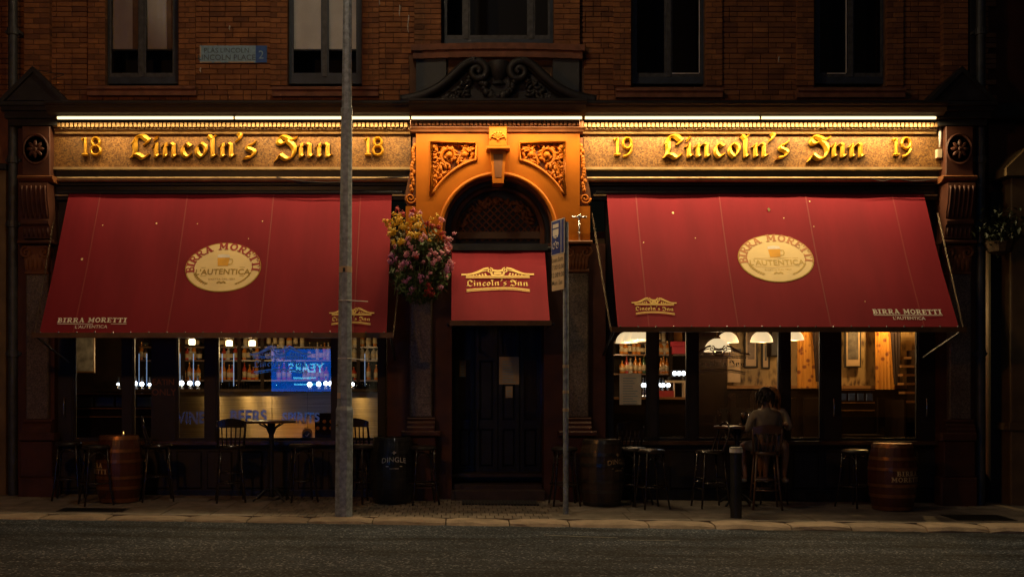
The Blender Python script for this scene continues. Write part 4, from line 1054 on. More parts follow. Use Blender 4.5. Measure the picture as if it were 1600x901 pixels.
obj('cassette', MB().pbox(703,380.5,856,391,-.06,.1), 'black_paint', AD.o)
# droppings and a fallen leaf on the cloth
for A, lst in ((AL, [(244,348,.012),(127,403,.016),(160,351,.008),(308,348,.007),(410,345,.008),(388,372,.006)]), (AR_, [(1052,331,.014),(1006,377,.008),(1265,315,.008),(1225,340,.007),(1087,370,.007),(1272,353,.006),(1352,470,.007)])):
    for px, py, r in lst: A.pr(MB().add([(r*(1+.3*math.sin(k*2.3))*math.cos(k*.9),r*1.3*math.sin(k*.9),0) for k in range(7)], [tuple(range(7))]), px, py, 'dropping', 'print_cream', .005)
A = AR_; A.pr(MB().add([(0,-.03,.004),(.022,.0,.012),(.006,.04,.006),(-.02,.012,.014)], [(0,1,2),(0,2,3)]), 1201, 328, 'fallen_leaf', 'leaf_fallen', .005)
# ------------------------------------------------------------------ lit strips under the cornice
emis('led', (1.0,.76,.36), 2.6)
mat('strip_body', (.65,.55,.38), .4, .1)
def strip(x0, x1, y, label, watts, py=184.3):
    t = thing('strip_light', label, 'strip light', (PX((x0+x1)/2,y), y, PZ(py,y)))
    a, b = PX(x0,y), PX(x1,y); z = PZ(py,y)
    obj('tube', MB().tube([(a,y,z),(b,y,z)], .019, 8), 'led', t, smooth=True)
    ld = bpy.data.lights.new('strip_glow','AREA'); ld.shape = 'RECTANGLE'; ld.size = b-a; ld.size_y = .024; ld.energy = watts; ld.color = (1,.70,.34)
    lo = bpy.data.objects.new('strip_glow', ld); COL.objects.link(lo); lo.parent = t; lo.location = (0,-.002,-.0205); lo.rotation_euler = (R(-8),0,0)
    obj('end_cap', MB().tube([(a-.014,y,z),(a-.001,y,z)], .02, 8), 'strip_body', t); obj('end_cap', MB().tube([(b+.001,y,z),(b+.014,y,z)], .016, 8), 'strip_body', t)
    obj('housing', MB().box(a-.012,b+.012,y-.026,y+.036,z+.022,z+.03).box(a-.012,b+.012,y+.028,y+.036,z-.014,z+.0219), 'black_paint', t)
    n = max(2, int((b-a)/.9))
    for k in range(n):
        x = a+(b-a)*(k+.5)/n; obj('clip', MB().box(x-.012,x+.012,y+.0365,y+.05,z-.01,z+.04), 'strip_body', t)
strip(90, 364.6, -.235, 'lit strip along the cornice above the first name, left of the lamp post', 25)
strip(367.6, 640, -.235, 'lit strip along the cornice crossed by the lamp post', 38)
strip(643, 909, -.40, 'lit strip over the arched entrance', 54, 184.2)
strip(914, 1186.4, -.235, 'lit strip right of the arch over the right fascia', 76)
strip(1189.4, 1462, -.235, 'lit strip at the far right end of the cornice', 72)
TE = thing('strip_light', 'short unlit upright strip at the right end of the fascia', 'strip light', P(1469,220,-.05))
obj('tube', MB().tube([P(1469,199,-.05),P(1469,230,-.05)], .02, 8), 'sign_white', TE, smooth=True); obj('end_cap', MB().pbox(1465,233,1472,246,-.08,-.001), 'strip_body', TE)
def wire(pts, label, r=.006):
    p = catmull([tuple(P(*q)) for q in pts], 6); o = obj('cable', MB().tube(p, r, 5), 'rubber', loc=p[0], label=label, cat='cable', smooth=True)
wire([(432,277,-.075),(470,283,-.076),(520,285,-.076),(560,280,-.076),(640,276,-.075)], 'thin black cable sagging along the rail of the left fascia')
wire([(1360,278,-.075),(1378,283,-.08),(1400,279,-.075),(1430,283,-.08),(1470,277,-.08),(1474,266,-.03)], 'thin black cable looping along the rail of the right fascia')
wire([(50,108,-.1),(80,114,.03),(100,116,.10),(86,122,.1),(78,126,.12)], 'loose black cable by the left end pediment')
# ------------------------------------------------------------------ hanging basket
HB = thing('hanging_basket', 'hanging basket of pink and yellow flowers between the awnings', 'hanging basket', P(655,400,-.5))
mat('leaf_green', (.06,.11,.025), .6, var=.5, scale=9); mat('leaf_olive', (.09,.085,.02), .6, var=.4, scale=9)
mat('petal_pink', (.92,.36,.46), .6, var=.3, scale=25); mat('petal_yellow', (.95,.55,.03), .6, var=.25, scale=25); mat('petal_red', (.5,.04,.04), .6, var=.3, scale=25); mat('petal_mauve', (.65,.25,.5), .6, var=.3, scale=25)
mat('coir', (.08,.05,.025), .95, var=.4, scale=20, bump=.6)
HC = P(656,405,-.5)
bk = MB().lathe(HC.x, HC.y, [(.02,-.22),(.14,-.18),(.22,-.08),(.25,.03),(.25,.05),(.0,.05)], 14, HC.z-.02); obj('basket_liner', bk, 'coir', HB)
br = MB().tube([P(652,350,-.02),P(652,335,-.3),HC+Vector((0,0,.62))], .012, 6); 
for k in range(3):
    a = k*2.1; br.tube([HC+Vector((0,0,.62)), HC+Vector((.25*math.cos(a),.25*math.sin(a),.03))], .005, 4)
obj('hanger', br, 'black_paint', HB)
rnd = random.Random(21)
def leafmesh(n, m, name, cx, cz, rx, rz, rr=.05):
    mb = MB()
    for k in range(n):
        while True:
            u, v, w = rnd.uniform(-1,1), rnd.uniform(-1,1), rnd.uniform(-1,1)
            l = u*u+v*v+w*w
            if .25 < l < 1: break
        c = Vector((cx+u*rx, HC.y+v*.36, cz+w*rz)); L = rnd.uniform(.5,1.2)*rr
        q = Matrix.Rotation(rnd.uniform(0,6.3),3,'Z') @ Matrix.Rotation(rnd.uniform(-1.2,1.2),3,'X')
        pts = [(0,-L,0),(L*.55,-L*.2,.01),(L*.4,L*.6,-.006),(0,L,-.012),(-L*.4,L*.6,-.006),(-L*.55,-L*.2,.01)]
        mb.add([c+q @ Vector(p) for p in pts], [(0,1,2,3),(0,3,4,5)])
    return obj(name, mb, m, HB, fix=False, kind='stuff')
leafmesh(900, 'leaf_green', 'foliage', HC.x, HC.z-.12, .44, .50); leafmesh(420, 'leaf_olive', 'foliage', HC.x+.02, HC.z+.18, .42, .32, .04)
leafmesh(150, 'leaf_green', 'trailing_foliage', HC.x, HC.z-.38, .30, .18, .035)
for k in range(11):
    x0 = HC.x+rnd.uniform(-.34,.34); y0 = HC.y+rnd.uniform(-.3,-.1); z0 = HC.z-.1; L = rnd.uniform(.25,.46)
    sm_ = MB().tube([(x0,y0,z0),(x0+rnd.uniform(-.05,.05),y0-.06,z0-L*.5),(x0+rnd.uniform(-.09,.09),y0-.03,z0-L)], .005, 4)
    for j in range(9):
        c = Vector((x0+rnd.uniform(-.06,.06), y0-.05, z0-L*(.3+.08*j))); q = Matrix.Rotation(rnd.uniform(0,6.3),3,'Y') @ Matrix.Rotation(rnd.uniform(-1,1),3,'X'); l = rnd.uniform(.02,.035)
        sm_.add([c+q @ Vector(p) for p in [(0,0,-l),(l*.5,.004,0),(0,0,l),(-l*.5,.004,0)]], [(0,1,2,3)])
    obj('trailing_stem', sm_, 'leaf_green', HB, fix=False)
def bloom(m, r, pet):
    mb = MB()
    for k in range(pet):
        th, ph = rnd.uniform(0,6.3), rnd.uniform(0,1.5)
        d = Vector((math.cos(th)*math.cos(ph), math.sin(th)*math.cos(ph), math.sin(ph))); d = Vector((d.x, -d.z*.9, d.y))
        c = d*r*rnd.uniform(.35,1.25); s = r*rnd.uniform(.2,.34); q = d.to_track_quat('Z','Y').to_matrix()
        mb.add([c+q @ Vector((s*math.cos(i*1.2566)*(1 if i % 2 else .95), s*math.sin(i*1.2566), .004*(i % 2))) for i in range(5)]+[c+d*.004], [(i,(i+1) % 5,5) for i in range(5)])
    return mesh_from('flower_head', mb, m, fix=False)
BLM = {c: [bloom('petal_'+c, .05, 26) for _ in range(3)] for c in ('pink','yellow','red','mauve')}
spots = [('pink',[(643,336),(655,333),(639,374),(644,386),(649,397),(673,391),(680,396),(690,396),(695,384),(701,380),(702,374),(704,410),(699,414),(662,409),(677,411),(626,416),(642,418),(672,427),(698,418),(696,432),(686,448),(692,344),(616,385),(637,396),(686,404),(658,375)]),
 ('yellow',[(623,338),(628,345),(611,344),(615,350),(628,351),(633,355),(646,356),(652,352),(656,349),(613,361),(610,366),(615,364),(642,367),(650,369),(663,371),(614,377),(625,380),(630,379),(644,342),(654,338),(683,338),(656,365),(603,346),(620,343),(648,346),(636,350),(609,358)]),
 ('red',[(667,349),(686,356),(693,364),(698,388),(700,392),(670,445),(664,460),(672,452),(645,330),(628,335),(694,372),(651,402)]),
 ('mauve',[(611,408),(620,405),(644,452),(640,458),(622,425),(688,449),(657,439),(640,436),(633,440),(699,423),(630,412)])]
for c, lst in spots:
    lst = lst+[(a+rnd.uniform(-9,9), b+rnd.uniform(-9,9)) for a, b in lst if rnd.random() < .6]
    for (px, py) in lst:
        d = 1-((px-656)/50)**2*.6-((py-400)/66)**2*.5
        p = P(px, py, -.5-.36*max(.15,d)); s = rnd.uniform(.6,1.05)
        o = inst('flower_head', rnd.choice(BLM[c]), HB, p, (rnd.uniform(-.4,.4), rnd.uniform(0,6), rnd.uniform(-.4,.4))); o.scale = (s,s,s)
# dark basket on the neighbour
DB = thing('hanging_basket', 'dark leafy hanging basket on the neighbour at the right edge', 'hanging basket', P(1562,365,-.25))
db = MB()
for k in range(500):
    u, v, w = [rnd.gauss(0,.42) for _ in range(3)]
    c = P(1562,360,-.25)+Vector((u*.32,v*.25,w*.3)); L = rnd.uniform(.03,.06); q = Matrix.Rotation(rnd.uniform(0,6.3),3,'Z') @ Matrix.Rotation(rnd.uniform(-1.2,1.2),3,'X')
    db.add([c+q @ Vector(p) for p in [(0,-L,0),(L*.5,0,.01),(0,L,0),(-L*.5,0,.01)]], [(0,1,2,3)])
mat('leaf_dark', (.02,.03,.012), .6)
obj('foliage', db, 'leaf_dark', DB, fix=False, kind='stuff')
obj('basket_liner', MB().lathe(PX(1562,-.25), -.25, [(.02,-.2),(.15,-.14),(.2,.0),(0,.02)], 12, PZ(378,-.25)), 'coir', DB); obj('hanger', MB().tube([P(1562,378,-.25), P(1562,325,-.25), P(1562,318,.3)], .01, 5), 'black_paint', DB)
# T-shaped bracket on the right pier
TB = thing('wall_bracket', 'small steel T-shaped bracket standing on the right pier ledge', 'bracket', P(905,375.4,-.17))
obj('stem', MB().tube([P(905,375.2,-.17),P(905,340,-.17)], .014, 8), 'chrome', TB, smooth=True); obj('crossbar', MB().tube([P(893,339,-.17),P(917,339,-.17)], .016, 8), 'chrome', TB, smooth=True)
obj('knob', MB().blob(P(905,364,-.19), .024, 8, 6).blob(P(906,337,-.19), .022, 8, 6), 'chrome', TB, smooth=True)
# ------------------------------------------------------------------ lamp post
lx, ly = PX(537,-1.75), -1.75; lz = g(lx, ly)
LP = thing('lamp_post', 'tall tapering galvanised lamp post at the kerb before the left awning', 'lamp post', (lx,ly,lz))
def z_(py): return PZ(py, ly)
k = S(ly)
def octo(prof, m, name, lean=True):
    mb = MB(); vs = []; 
    for r, z in prof:
        cx = lx+(z-lz)*.0075
        for i in range(8): a = R(22.5+45*i); vs.append((cx+r/math.cos(R(22.5))*math.cos(a), ly+r/math.cos(R(22.5))*math.sin(a), z))
    fs = [(j*8+i, j*8+(i+1) % 8, (j+1)*8+(i+1) % 8, (j+1)*8+i) for j in range(len(prof)-1) for i in range(8)]+[tuple(range(8)), tuple((len(prof)-1)*8+i for i in range(8))]
    return obj(name, mb.add(vs, fs), m, LP)
octo([(13.0*k,lz-.02),(12.8*k,z_(640)),(11.2*k,z_(634))], 'galvanised', 'base_section')
octo([(11.1*k,z_(634)-.01),(9.4*k,z_(420)),(8.2*k,z_(173))], 'galvanised', 'shaft'); octo([(8.9*k,z_(180)),(8.9*k,z_(170.5)),(7.6*k,z_(169))], 'galvanised', 'joint_collar')
octo([(7.4*k,z_(170)),(6.6*k,z_(0)),(5.2*k,z_(-330))], 'galvanised', 'upper_shaft')
tz = z_(-330)
obj('lamp_arm', MB().tube([(lx+.07,ly,tz-.05),(lx+.08,ly-.05,tz+.5),(lx+.09,ly-.6,tz+.8),(lx+.09,ly-2.2,tz+.86)], .04, 8), 'galvanised', LP, smooth=True)
obj('lamp_head', MB().box(lx-.05, lx+.23, ly-2.9, ly-2.2, tz+.80, tz+.92), 'galvanised', LP)
emis('lamp_lens', (1.0,.84,.64), 10); obj('lens', MB().box(lx-.02, lx+.2, ly-2.85, ly-2.3, tz+.77, tz+.799), 'lamp_lens', LP)
ld = bpy.data.lights.new('lamp_light','POINT'); ld.energy = 165; ld.color = (1,.75,.47); ld.shadow_soft_size = .15
lo = bpy.data.objects.new('lamp_light', ld); COL.objects.link(lo); lo.parent = LP; lo.location = (.09, -2.55, tz+.65-lz)

octo([(9.75*k,z_(426)),(9.75*k,z_(416.5))], 'sign_cream', 'number_band')
obj('number_mark', MB().pbox(535.5,418,539.5,424.5,ly-.082,ly-.078), 'sign_ink', LP)
for py, ln in ((470,34),(560,30)):
    r = 10.3*k; cx = lx+(z_(py)-lz)*.0075
    mb = MB().tube([(cx+r*1.06*math.cos(a*math.pi/6), ly+r*1.06*math.sin(a*math.pi/6), z_(py)) for a in range(12)], .006, 5, closed=True)
    mb.tube([(cx+r,ly-r*.4,z_(py)),(cx+r+ln*k*.8,ly-.2,z_(py+3))], .006, 5); obj('cable_tie', mb, 'sign_white', LP)
obj('sticker', MB().pbox(527,613,532,622,ly-.1195,ly-.1165), 'sign_cream', LP); obj('door_bolt', MB().blob(P(527,664,ly-.105), .018, 8, 5).blob(P(527,600,ly-.11), .012, 8, 5), 'chrome', LP)
# ------------------------------------------------------------------ bus sign on its pole
sx, sy = PX(884,-1.4), -1.4; sz = g(sx, sy)
SP = thing('bus_sign', 'blue bus and cycle sign with a times plate on a slim grey pole', 'sign', (sx,sy,sz))
obj('pole', MB().tube([(sx,sy,sz-.02),(sx,sy,PZ(347,sy))], .036, 10), 'galvanised', SP, smooth=True, sharp=60)
for py in (572, 612, 640): obj('pole_band', MB().lathe(sx, sy, [(.0365,-.02),(.04,-.018),(.04,.018),(.0365,.02)], 12, PZ(py,sy)), 'sign_cream', SP)
ang = R(-68); sgl = Matrix.Translation((sx-.015,sy-.06,0)) @ Matrix.Rotation(ang,4,'Z')   # plate stands nearly edge-on
def splate(u0, u1, z0, z1, d0, d1, m, name, par=None):
    mb = MB().box(u0,u1,d0,d1,z0,z1).xf(sgl); return obj(name, mb, m, par or SP)
PW = .36
zA, zB, zC = PZ(341,sy), PZ(396,sy), PZ(452,sy)
bp = splate(-PW, 0, zB, zA, -.012, .0, 'sign_white', 'blue_plate'); splate(-PW+.012, -.012, zB+.012, zA-.012, -.015, -.0125, 'sign_blue', 'plate_face', bp)
splate(-PW+.05, -PW+.21, zA-.10, zA-.05, -.018, -.0155, 'sign_white', 'bus_symbol', bp); splate(-PW+.05, -PW+.21, zA-.20, zA-.12, -.018, -.0155, 'sign_white', 'bus_symbol', bp)
splate(-PW+.07, -PW+.1, zA-.225, zA-.2, -.018, -.0155, 'sign_white', 'bus_symbol', bp); splate(-PW+.16, -PW+.19, zA-.225, zA-.2, -.018, -.0155, 'sign_white', 'bus_symbol', bp)
cy_ = MB()
for c in (-PW+.08, -PW+.18): cy_.tube([(c+.035*math.cos(a*.52),-.017,zB+.12+.035*math.sin(a*.52)) for a in range(12)], .006, 4, closed=True)
cy_.tube([(-PW+.08,-.017,zB+.12),(-PW+.13,-.017,zB+.18),(-PW+.18,-.017,zB+.12)], .006, 4); cy_.blob((-PW+.14,-.017,zB+.22),.02,6,4)
obj('cycle_symbol', cy_.xf(sgl), 'sign_white', bp); splate(-.085, -.075, zB+.012, zA-.012, -.018, -.0155, 'sign_white', 'plate_line', bp)
tp = splate(-PW+.01, -.01, zC, zB-.006, -.012, .0, 'sign_cream', 'times_plate')
for i, (a, b) in enumerate((('Luan','Sath'),('7.00','10.00'),('12.00','19.00'),('Mon','Sat'))):
    for j, w in enumerate((a, b)):
        t = txt(w, .085, .004); t.xf(sgl @ Matrix.Translation((-PW*(.74 if j == 0 else .28), -.0135, zB-.09-i*.1)) @ Matrix.Rotation(R(90),4,'X')); obj('lettering', t, 'sign_ink', tp)
splate(-PW*.9, -.02, zC+.02, zA-.03, .001, .02, 'iron_pipe', 'back_rail')
obj('sign_backbox', MB().box(sx-.045, sx+.035, sy+.03, sy+.09, zC-.03, PZ(349,sy)), 'black_paint', SP)
# ------------------------------------------------------------------ bollard
bx_, by_ = PX(1150,-1.58), -1.58; bz_ = g(bx_,by_)
BO = thing('bollard', 'black bollard with a white band near the right kerb', 'bollard', (bx_,by_,bz_))
hb = PZ(699,by_)-bz_
obj('post', MB().lathe(bx_,by_,[(.072,-.02),(.072,hb-.075),(.08,hb-.07),(.08,hb-.06)],16,bz_), 'black_paint', BO, smooth=True, sharp=40)
obj('white_band', MB().lathe(bx_,by_,[(.083,hb-.06),(.083,hb-.005)],16,bz_), 'sign_white', BO, smooth=True, sharp=40); obj('cap', MB().lathe(bx_,by_,[(.085,hb-.005),(.085,hb),(.06,hb+.012),(0,hb+.014)],16,bz_), 'black_paint', BO, smooth=True, sharp=40)
# ------------------------------------------------------------------ interior rooms
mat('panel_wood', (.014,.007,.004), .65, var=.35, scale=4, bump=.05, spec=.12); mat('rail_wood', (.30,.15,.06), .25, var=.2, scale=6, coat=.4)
mat('ceiling_cream', (.16,.10,.06), .8); mat('floor_boards', (.05,.03,.018), .4, var=.3)
def wallpaper():
    m, n, b = newmat('wallpaper'); N = n.nodes; L = n.links
    ge = N.new('ShaderNodeNewGeometry')
    mp = N.new('ShaderNodeMapping'); mp.inputs['Scale'].default_value = (1,1,.5); L.new(ge.outputs['Position'], mp.inputs[0])
    v = N.new('ShaderNodeTexVoronoi'); v.inputs['Scale'].default_value = 10; L.new(mp.outputs[0], v.inputs['Vector'])
    w = N.new('ShaderNodeTexWave'); w.inputs['Scale'].default_value = 5; w.inputs['Distortion'].default_value = 6; w.inputs['Detail'].default_value = 3; w.inputs['Detail Scale'].default_value = 4; L.new(mp.outputs[0], w.inputs['Vector'])
    mu = N.new('ShaderNodeMath'); mu.operation = 'MULTIPLY_ADD'; mu.inputs[1].default_value = .75; L.new(v.outputs['Distance'], mu.inputs[0]); mw2 = N.new('ShaderNodeMath'); mw2.operation = 'MULTIPLY'; mw2.inputs[1].default_value = .12; L.new(w.outputs['Fac'], mw2.inputs[0]); L.new(mw2.outputs[0], mu.inputs[2])
    rp = N.new('ShaderNodeValToRGB'); rp.color_ramp.elements[0].color = (.07,.036,.014,1); rp.color_ramp.elements[1].color = (.30,.19,.075,1); rp.color_ramp.elements[0].position = .14; rp.color_ramp.elements[1].position = .42
    L.new(mu.outputs[0], rp.inputs[0]); L.new(rp.outputs[0], b.inputs['Base Color']); b.inputs['Roughness'].default_value = .6
def curtain_mat(name, c0, c1):
    m, n, b = newmat(name); N = n.nodes; L = n.links
    ge = N.new('ShaderNodeNewGeometry'); v = N.new('ShaderNodeTexVoronoi'); v.inputs['Scale'].default_value = 8.5; L.new(ge.outputs['Position'], v.inputs['Vector'])
    rp = N.new('ShaderNodeValToRGB'); rp.color_ramp.elements[0].color = c4(c1); rp.color_ramp.elements[1].color = c4(c0); rp.color_ramp.elements[0].position = .2; rp.color_ramp.elements[1].position = .36
    L.new(v.outputs['Distance'], rp.inputs[0]); L.new(rp.outputs[0], b.inputs['Base Color']); b.inputs['Roughness'].default_value = .85
wallpaper(); curtain_mat('curtain_gold', (.60,.25,.03), (.22,.06,.015)); mat('drape_dark', (.035,.016,.012), .9)
def struct(name, mb, m): return obj(name, mb, m, kind='structure')
FZ, CZ = .34, 3.75
struct('interior_floor', MB().box(-6.9,8.2,.36,5.0,FZ-.05,FZ), 'floor_boards'); struct('interior_ceiling', MB().box(-6.9,8.2,.33,5.0,CZ,CZ+.1), 'ceiling_cream')
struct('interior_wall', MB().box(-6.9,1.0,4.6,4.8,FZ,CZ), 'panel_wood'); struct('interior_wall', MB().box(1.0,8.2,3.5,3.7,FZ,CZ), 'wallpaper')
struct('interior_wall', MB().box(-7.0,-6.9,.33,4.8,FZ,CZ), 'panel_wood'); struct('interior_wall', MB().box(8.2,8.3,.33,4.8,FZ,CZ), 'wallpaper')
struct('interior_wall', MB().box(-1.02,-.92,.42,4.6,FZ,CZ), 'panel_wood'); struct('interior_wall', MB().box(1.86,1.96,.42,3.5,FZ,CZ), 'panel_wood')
def itm(name, label, cat, parts, origin, group=None):
    t = thing(name, label, cat, origin, group)
    for nm, mb, m, kw in parts: obj(nm, mb, m, t, **kw)
    return t
def ibox(px0, py0, px1, py1, y, d, c=0): return MB().pbox(px0, py0, px1, py1, y, y+d, c)
# wood dado of the right room
DA = thing('dado_panelling', 'dark wood dado with a lit rail under the wallpaper', 'panelling', P(1300,700,3.45))
obj('board', MB().box(1.97,8.2,3.44,3.49,FZ,PZ(607,3.44)), 'panel_wood', DA); obj('dado_rail', MB().box(1.97,8.2,3.38,3.49,PZ(606.8,3.38),PZ(602,3.38)), 'rail_wood', DA)
for k in range(14): obj('raised_panel', MB().cbox(2.1+k*.43,2.42+k*.43,3.415,3.44,FZ+.15,PZ(620,3.4),.02), 'panel_wood', DA)
# bar counters
def brushed():
    m, n, b = newmat('brushed_metal'); N = n.nodes; L = n.links
    ge = N.new('ShaderNodeNewGeometry'); mp = N.new('ShaderNodeMapping'); mp.inputs['Scale'].default_value = (1.5,1,160); L.new(ge.outputs['Position'], mp.inputs[0])
    nz = N.new('ShaderNodeTexNoise'); nz.inputs['Scale'].default_value = 1; nz.inputs['Detail'].default_value = 3; L.new(mp.outputs[0], nz.inputs['Vector'])
    rp = N.new('ShaderNodeValToRGB'); rp.color_ramp.elements[0].color = (.34,.25,.12,1); rp.color_ramp.elements[1].color = (.68,.52,.28,1); rp.color_ramp.elements[0].position = .3; rp.color_ramp.elements[1].position = .7
    L.new(nz.outputs[0], rp.inputs[0]); L.new(rp.outputs[0], b.inputs['Base Color']); b.inputs['Metallic'].default_value = 1.; b.inputs['Roughness'].default_value = .36; b.inputs['Anisotropic'].default_value = .95
    tv = N.new('ShaderNodeCombineXYZ'); tv.inputs[2].default_value = 1; L.new(tv.outputs[0], b.inputs['Tangent'])
brushed()
BY = 1.75; xa_, xb_ = PX(168,BY), PX(596,BY)
BC = thing('bar_counter', 'long bar counter with brushed gold metal front in the left window', 'bar counter', ((xa_+xb_)/2,BY,FZ))
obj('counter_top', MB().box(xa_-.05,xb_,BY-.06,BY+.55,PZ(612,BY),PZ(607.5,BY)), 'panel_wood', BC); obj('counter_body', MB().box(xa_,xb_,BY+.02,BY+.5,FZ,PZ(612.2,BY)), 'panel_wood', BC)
ex = [PX(v,BY) for v in (270,331,425,480,598)]
for i in range(4): obj('metal_sheet', MB().box(ex[i]+.004,ex[i+1]-.004,BY,BY+.018,PZ(712,BY),PZ(612.4,BY)), 'brushed_metal', BC)
RY = 1.9; ra, rb = PX(953,RY), PX(1078,RY)
RC = thing('bar_counter', 'short dark bar counter with a red band in the right window', 'bar counter', ((ra+rb)/2,RY,FZ))
mat('red_band', (.35,.03,.035), .5)
obj('counter_top', MB().box(ra,rb,RY-.06,RY+.5,PZ(623.5,RY),PZ(620,RY)), 'rail_wood', RC); obj('counter_body', MB().box(ra+.02,rb-.02,RY+.02,RY+.46,FZ,PZ(623.7,RY)), 'panel_wood', RC); obj('red_strip', MB().pbox(1028,610,1053,619.8,RY+.1,RY+.16), 'red_band', RC)
# back bars with shelves
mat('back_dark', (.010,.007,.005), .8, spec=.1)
mat('shelf_wood', (.10,.05,.02), .35, var=.3)
def backbar(px0, px1, y, shelves, ups, label):
    a, b = PX(px0,y), PX(px1,y); t = thing('back_bar', label, 'shelves', ((a+b)/2,y+.3,FZ))
    obj('back_board', MB().box(a,b,y+.28,y+.32,FZ,CZ-.2), 'back_dark', t)
    for py in shelves: obj('shelf', MB().box(a,b,y,y+.28,PZ(py+2.2,y),PZ(py,y)), 'shelf_wood', t)
    for px in ups: obj('upright', MB().box(PX(px,y)-.03,PX(px,y)+.03,y-.02,y+.279,FZ,CZ-.2), 'panel_wood', t)
    return t
mat('mirror', (.3,.32,.34), .05, 1., var=.02)
LB = backbar(175, 600, 3.1, (541,562,593), (178,214,250,286,330,374,410,520,560), 'tall dark back bar with bottle shelves in the left window')
for k, px in enumerate((196,232,268,308,352,392)): obj('mirror_strip', MB().pbox(px-13,535,px+13,561,3.36,3.375), 'mirror', LB)
emis('glint_blue', (.30,.52,1.0), .3)  # faint glow stands in for cool reflections on the glass edges
for px in (182,217,229,281,302,347,365,570): obj('edge_glint', MB().pbox(px-.45,552,px+.45,603,3.0,3.02), 'glint_blue', LB)
RB = backbar(955, 1078, 3.0, (534,553,583), (956,1016,1048,1077), 'back bar crowded with bottles in the right window')
BOT = {}
for nm, c in (('amber',(.34,.11,.015)), ('dark',(.02,.013,.01)), ('green',(.03,.06,.02)), ('clear',(.30,.26,.2)), ('red',(.26,.03,.015))): mat('bottle_'+nm, c, .12, var=.15, coat=.5)
mat('bottle_label', (.35,.26,.14), .6); mat('bottle_cap', (.35,.2,.06), .3, .6)
def bottle_parts(h, r, c):
    body = mesh_from('body', MB().lathe(0,0,[(r*.9,0),(r,.01),(r,h*.58),(r*.75,h*.68),(r*.3,h*.78),(r*.28,h*.93),(r*.34,h*.935),(r*.34,h*.95)],10), 'bottle_'+c, True)
    lab = mesh_from('paper_label', MB().lathe(0,0,[(r*1.02,h*.15),(r*1.02,h*.48)],10), 'bottle_label', True); cap = mesh_from('cap', MB().lathe(0,0,[(r*.33,h*.95),(r*.33,h),(0,h)],8), 'bottle_cap')
    return body, lab, cap
for c in ('amber','dark','green','clear','red'): BOT[c] = [bottle_parts(h, r, c) for h, r in ((.26,.042),(.30,.038),(.22,.05))]
def bottle(px, py, y, c, v, label, grp):
    t = thing('bottle', label, 'bottle', P(px,py,y), grp)
    for nm, me in zip(('body','paper_label','cap'), BOT[c][v]):
        o = bpy.data.objects.new(nm, me); COL.objects.link(o); o.parent = t
rb_ = random.Random(4)
def row(pxs, py, y, where, cs=('amber','amber','clear','dark','red','green')):
    for px in pxs:
        c = rb_.choice(cs); w = {'amber':'amber spirit','clear':'clear glass','dark':'dark brown','red':'reddish','green':'green'}[c]
        bottle(px, py, y, c, rb_.randrange(3), f'{w} bottle on the {where}', f'{c} bottles on the {where}')
row([971,977,984,991,998,1004,1010], 553, 3.06, 'upper shelf of the right back bar, left pane')
row([972,979,985,993,1000,1006], 583, 3.06, 'lower shelf of the right back bar, left pane')
row([1022,1028.5,1033,1038,1043], 553, 3.06, 'upper shelf of the right back bar, beside the red box', ('amber','amber','clear'))
row([1022,1028.5,1033,1037,1042], 583, 3.06, 'lower shelf of the right back bar, above the taps', ('amber','amber','red'))
row([280,285,293,298,303,311], 562, 3.16, 'upper shelf behind the WINES window'); row([281,287,296,302,310], 593, 3.16, 'lower shelf behind the WINES window', ('amber','amber','dark'))
row([346,350,357,362,368,382,388,397,402,418,426,434,442], 562, 3.16, 'upper shelf behind the wide left pane', ('amber','amber','red','dark','clear')); row([346,350,358,363,382,390,396,401,436,444,452], 593, 3.16, 'lower shelf behind the wide left pane', ('amber','amber','red','clear'))
row([484,490,496,502,507,513,536], 562, 3.16, 'upper shelf just left of the lamp post', ('clear','amber','dark')); row([476,482,489,496,503,510,535], 593, 3.16, 'lower shelf just left of the lamp post', ('amber','red','clear'))
row([549,554,566,574,584,591], 562, 3.16, 'upper shelf right of the lamp post', ('clear','amber')); row([549,553,576,588,594], 593, 3.16, 'lower shelf right of the lamp post', ('amber','red'))
row([186,192,199,221,227,240], 562, 3.16, 'upper shelf behind the narrow left panes', ('dark','amber','clear'))
row([972,978,985,991,999,1006,1024,1030,1037], 534, 3.06, 'top shelf of the right back bar', ('amber','clear','amber','dark'))
row([285,292,299,307,346,353,362,384,391,399,420,430,440,452,462,472], 541, 3.16, 'topmost left shelf, just under the awning edge', ('amber','clear','dark'))
row([548,556,566,576,586], 541, 3.16, 'topmost left shelf right of the lamp post', ('amber','clear'))
# upturned glasses along the left counter
gw = mesh_from('tumbler', MB().lathe(0,0,[(.036,0),(.03,.11),(.028,.11),(.033,.004)],10), 'glass', True)
for k, px in enumerate((346,353,361,369,377,386,430,437,444,560,567,574)):
    o = inst('tumbler', gw, None, (PX(px,1.95), 1.95, PZ(607.5,BY))); tag(o, 'upturned glass tumbler on the left bar counter, '+('before the BEERS lettering' if px < 400 else 'below the blue screen' if px < 500 else 'right of the lamp post'), 'glass', 'tumblers on the left counter, '+('BEERS' if px < 400 else 'screen' if px < 500 else 'post'))
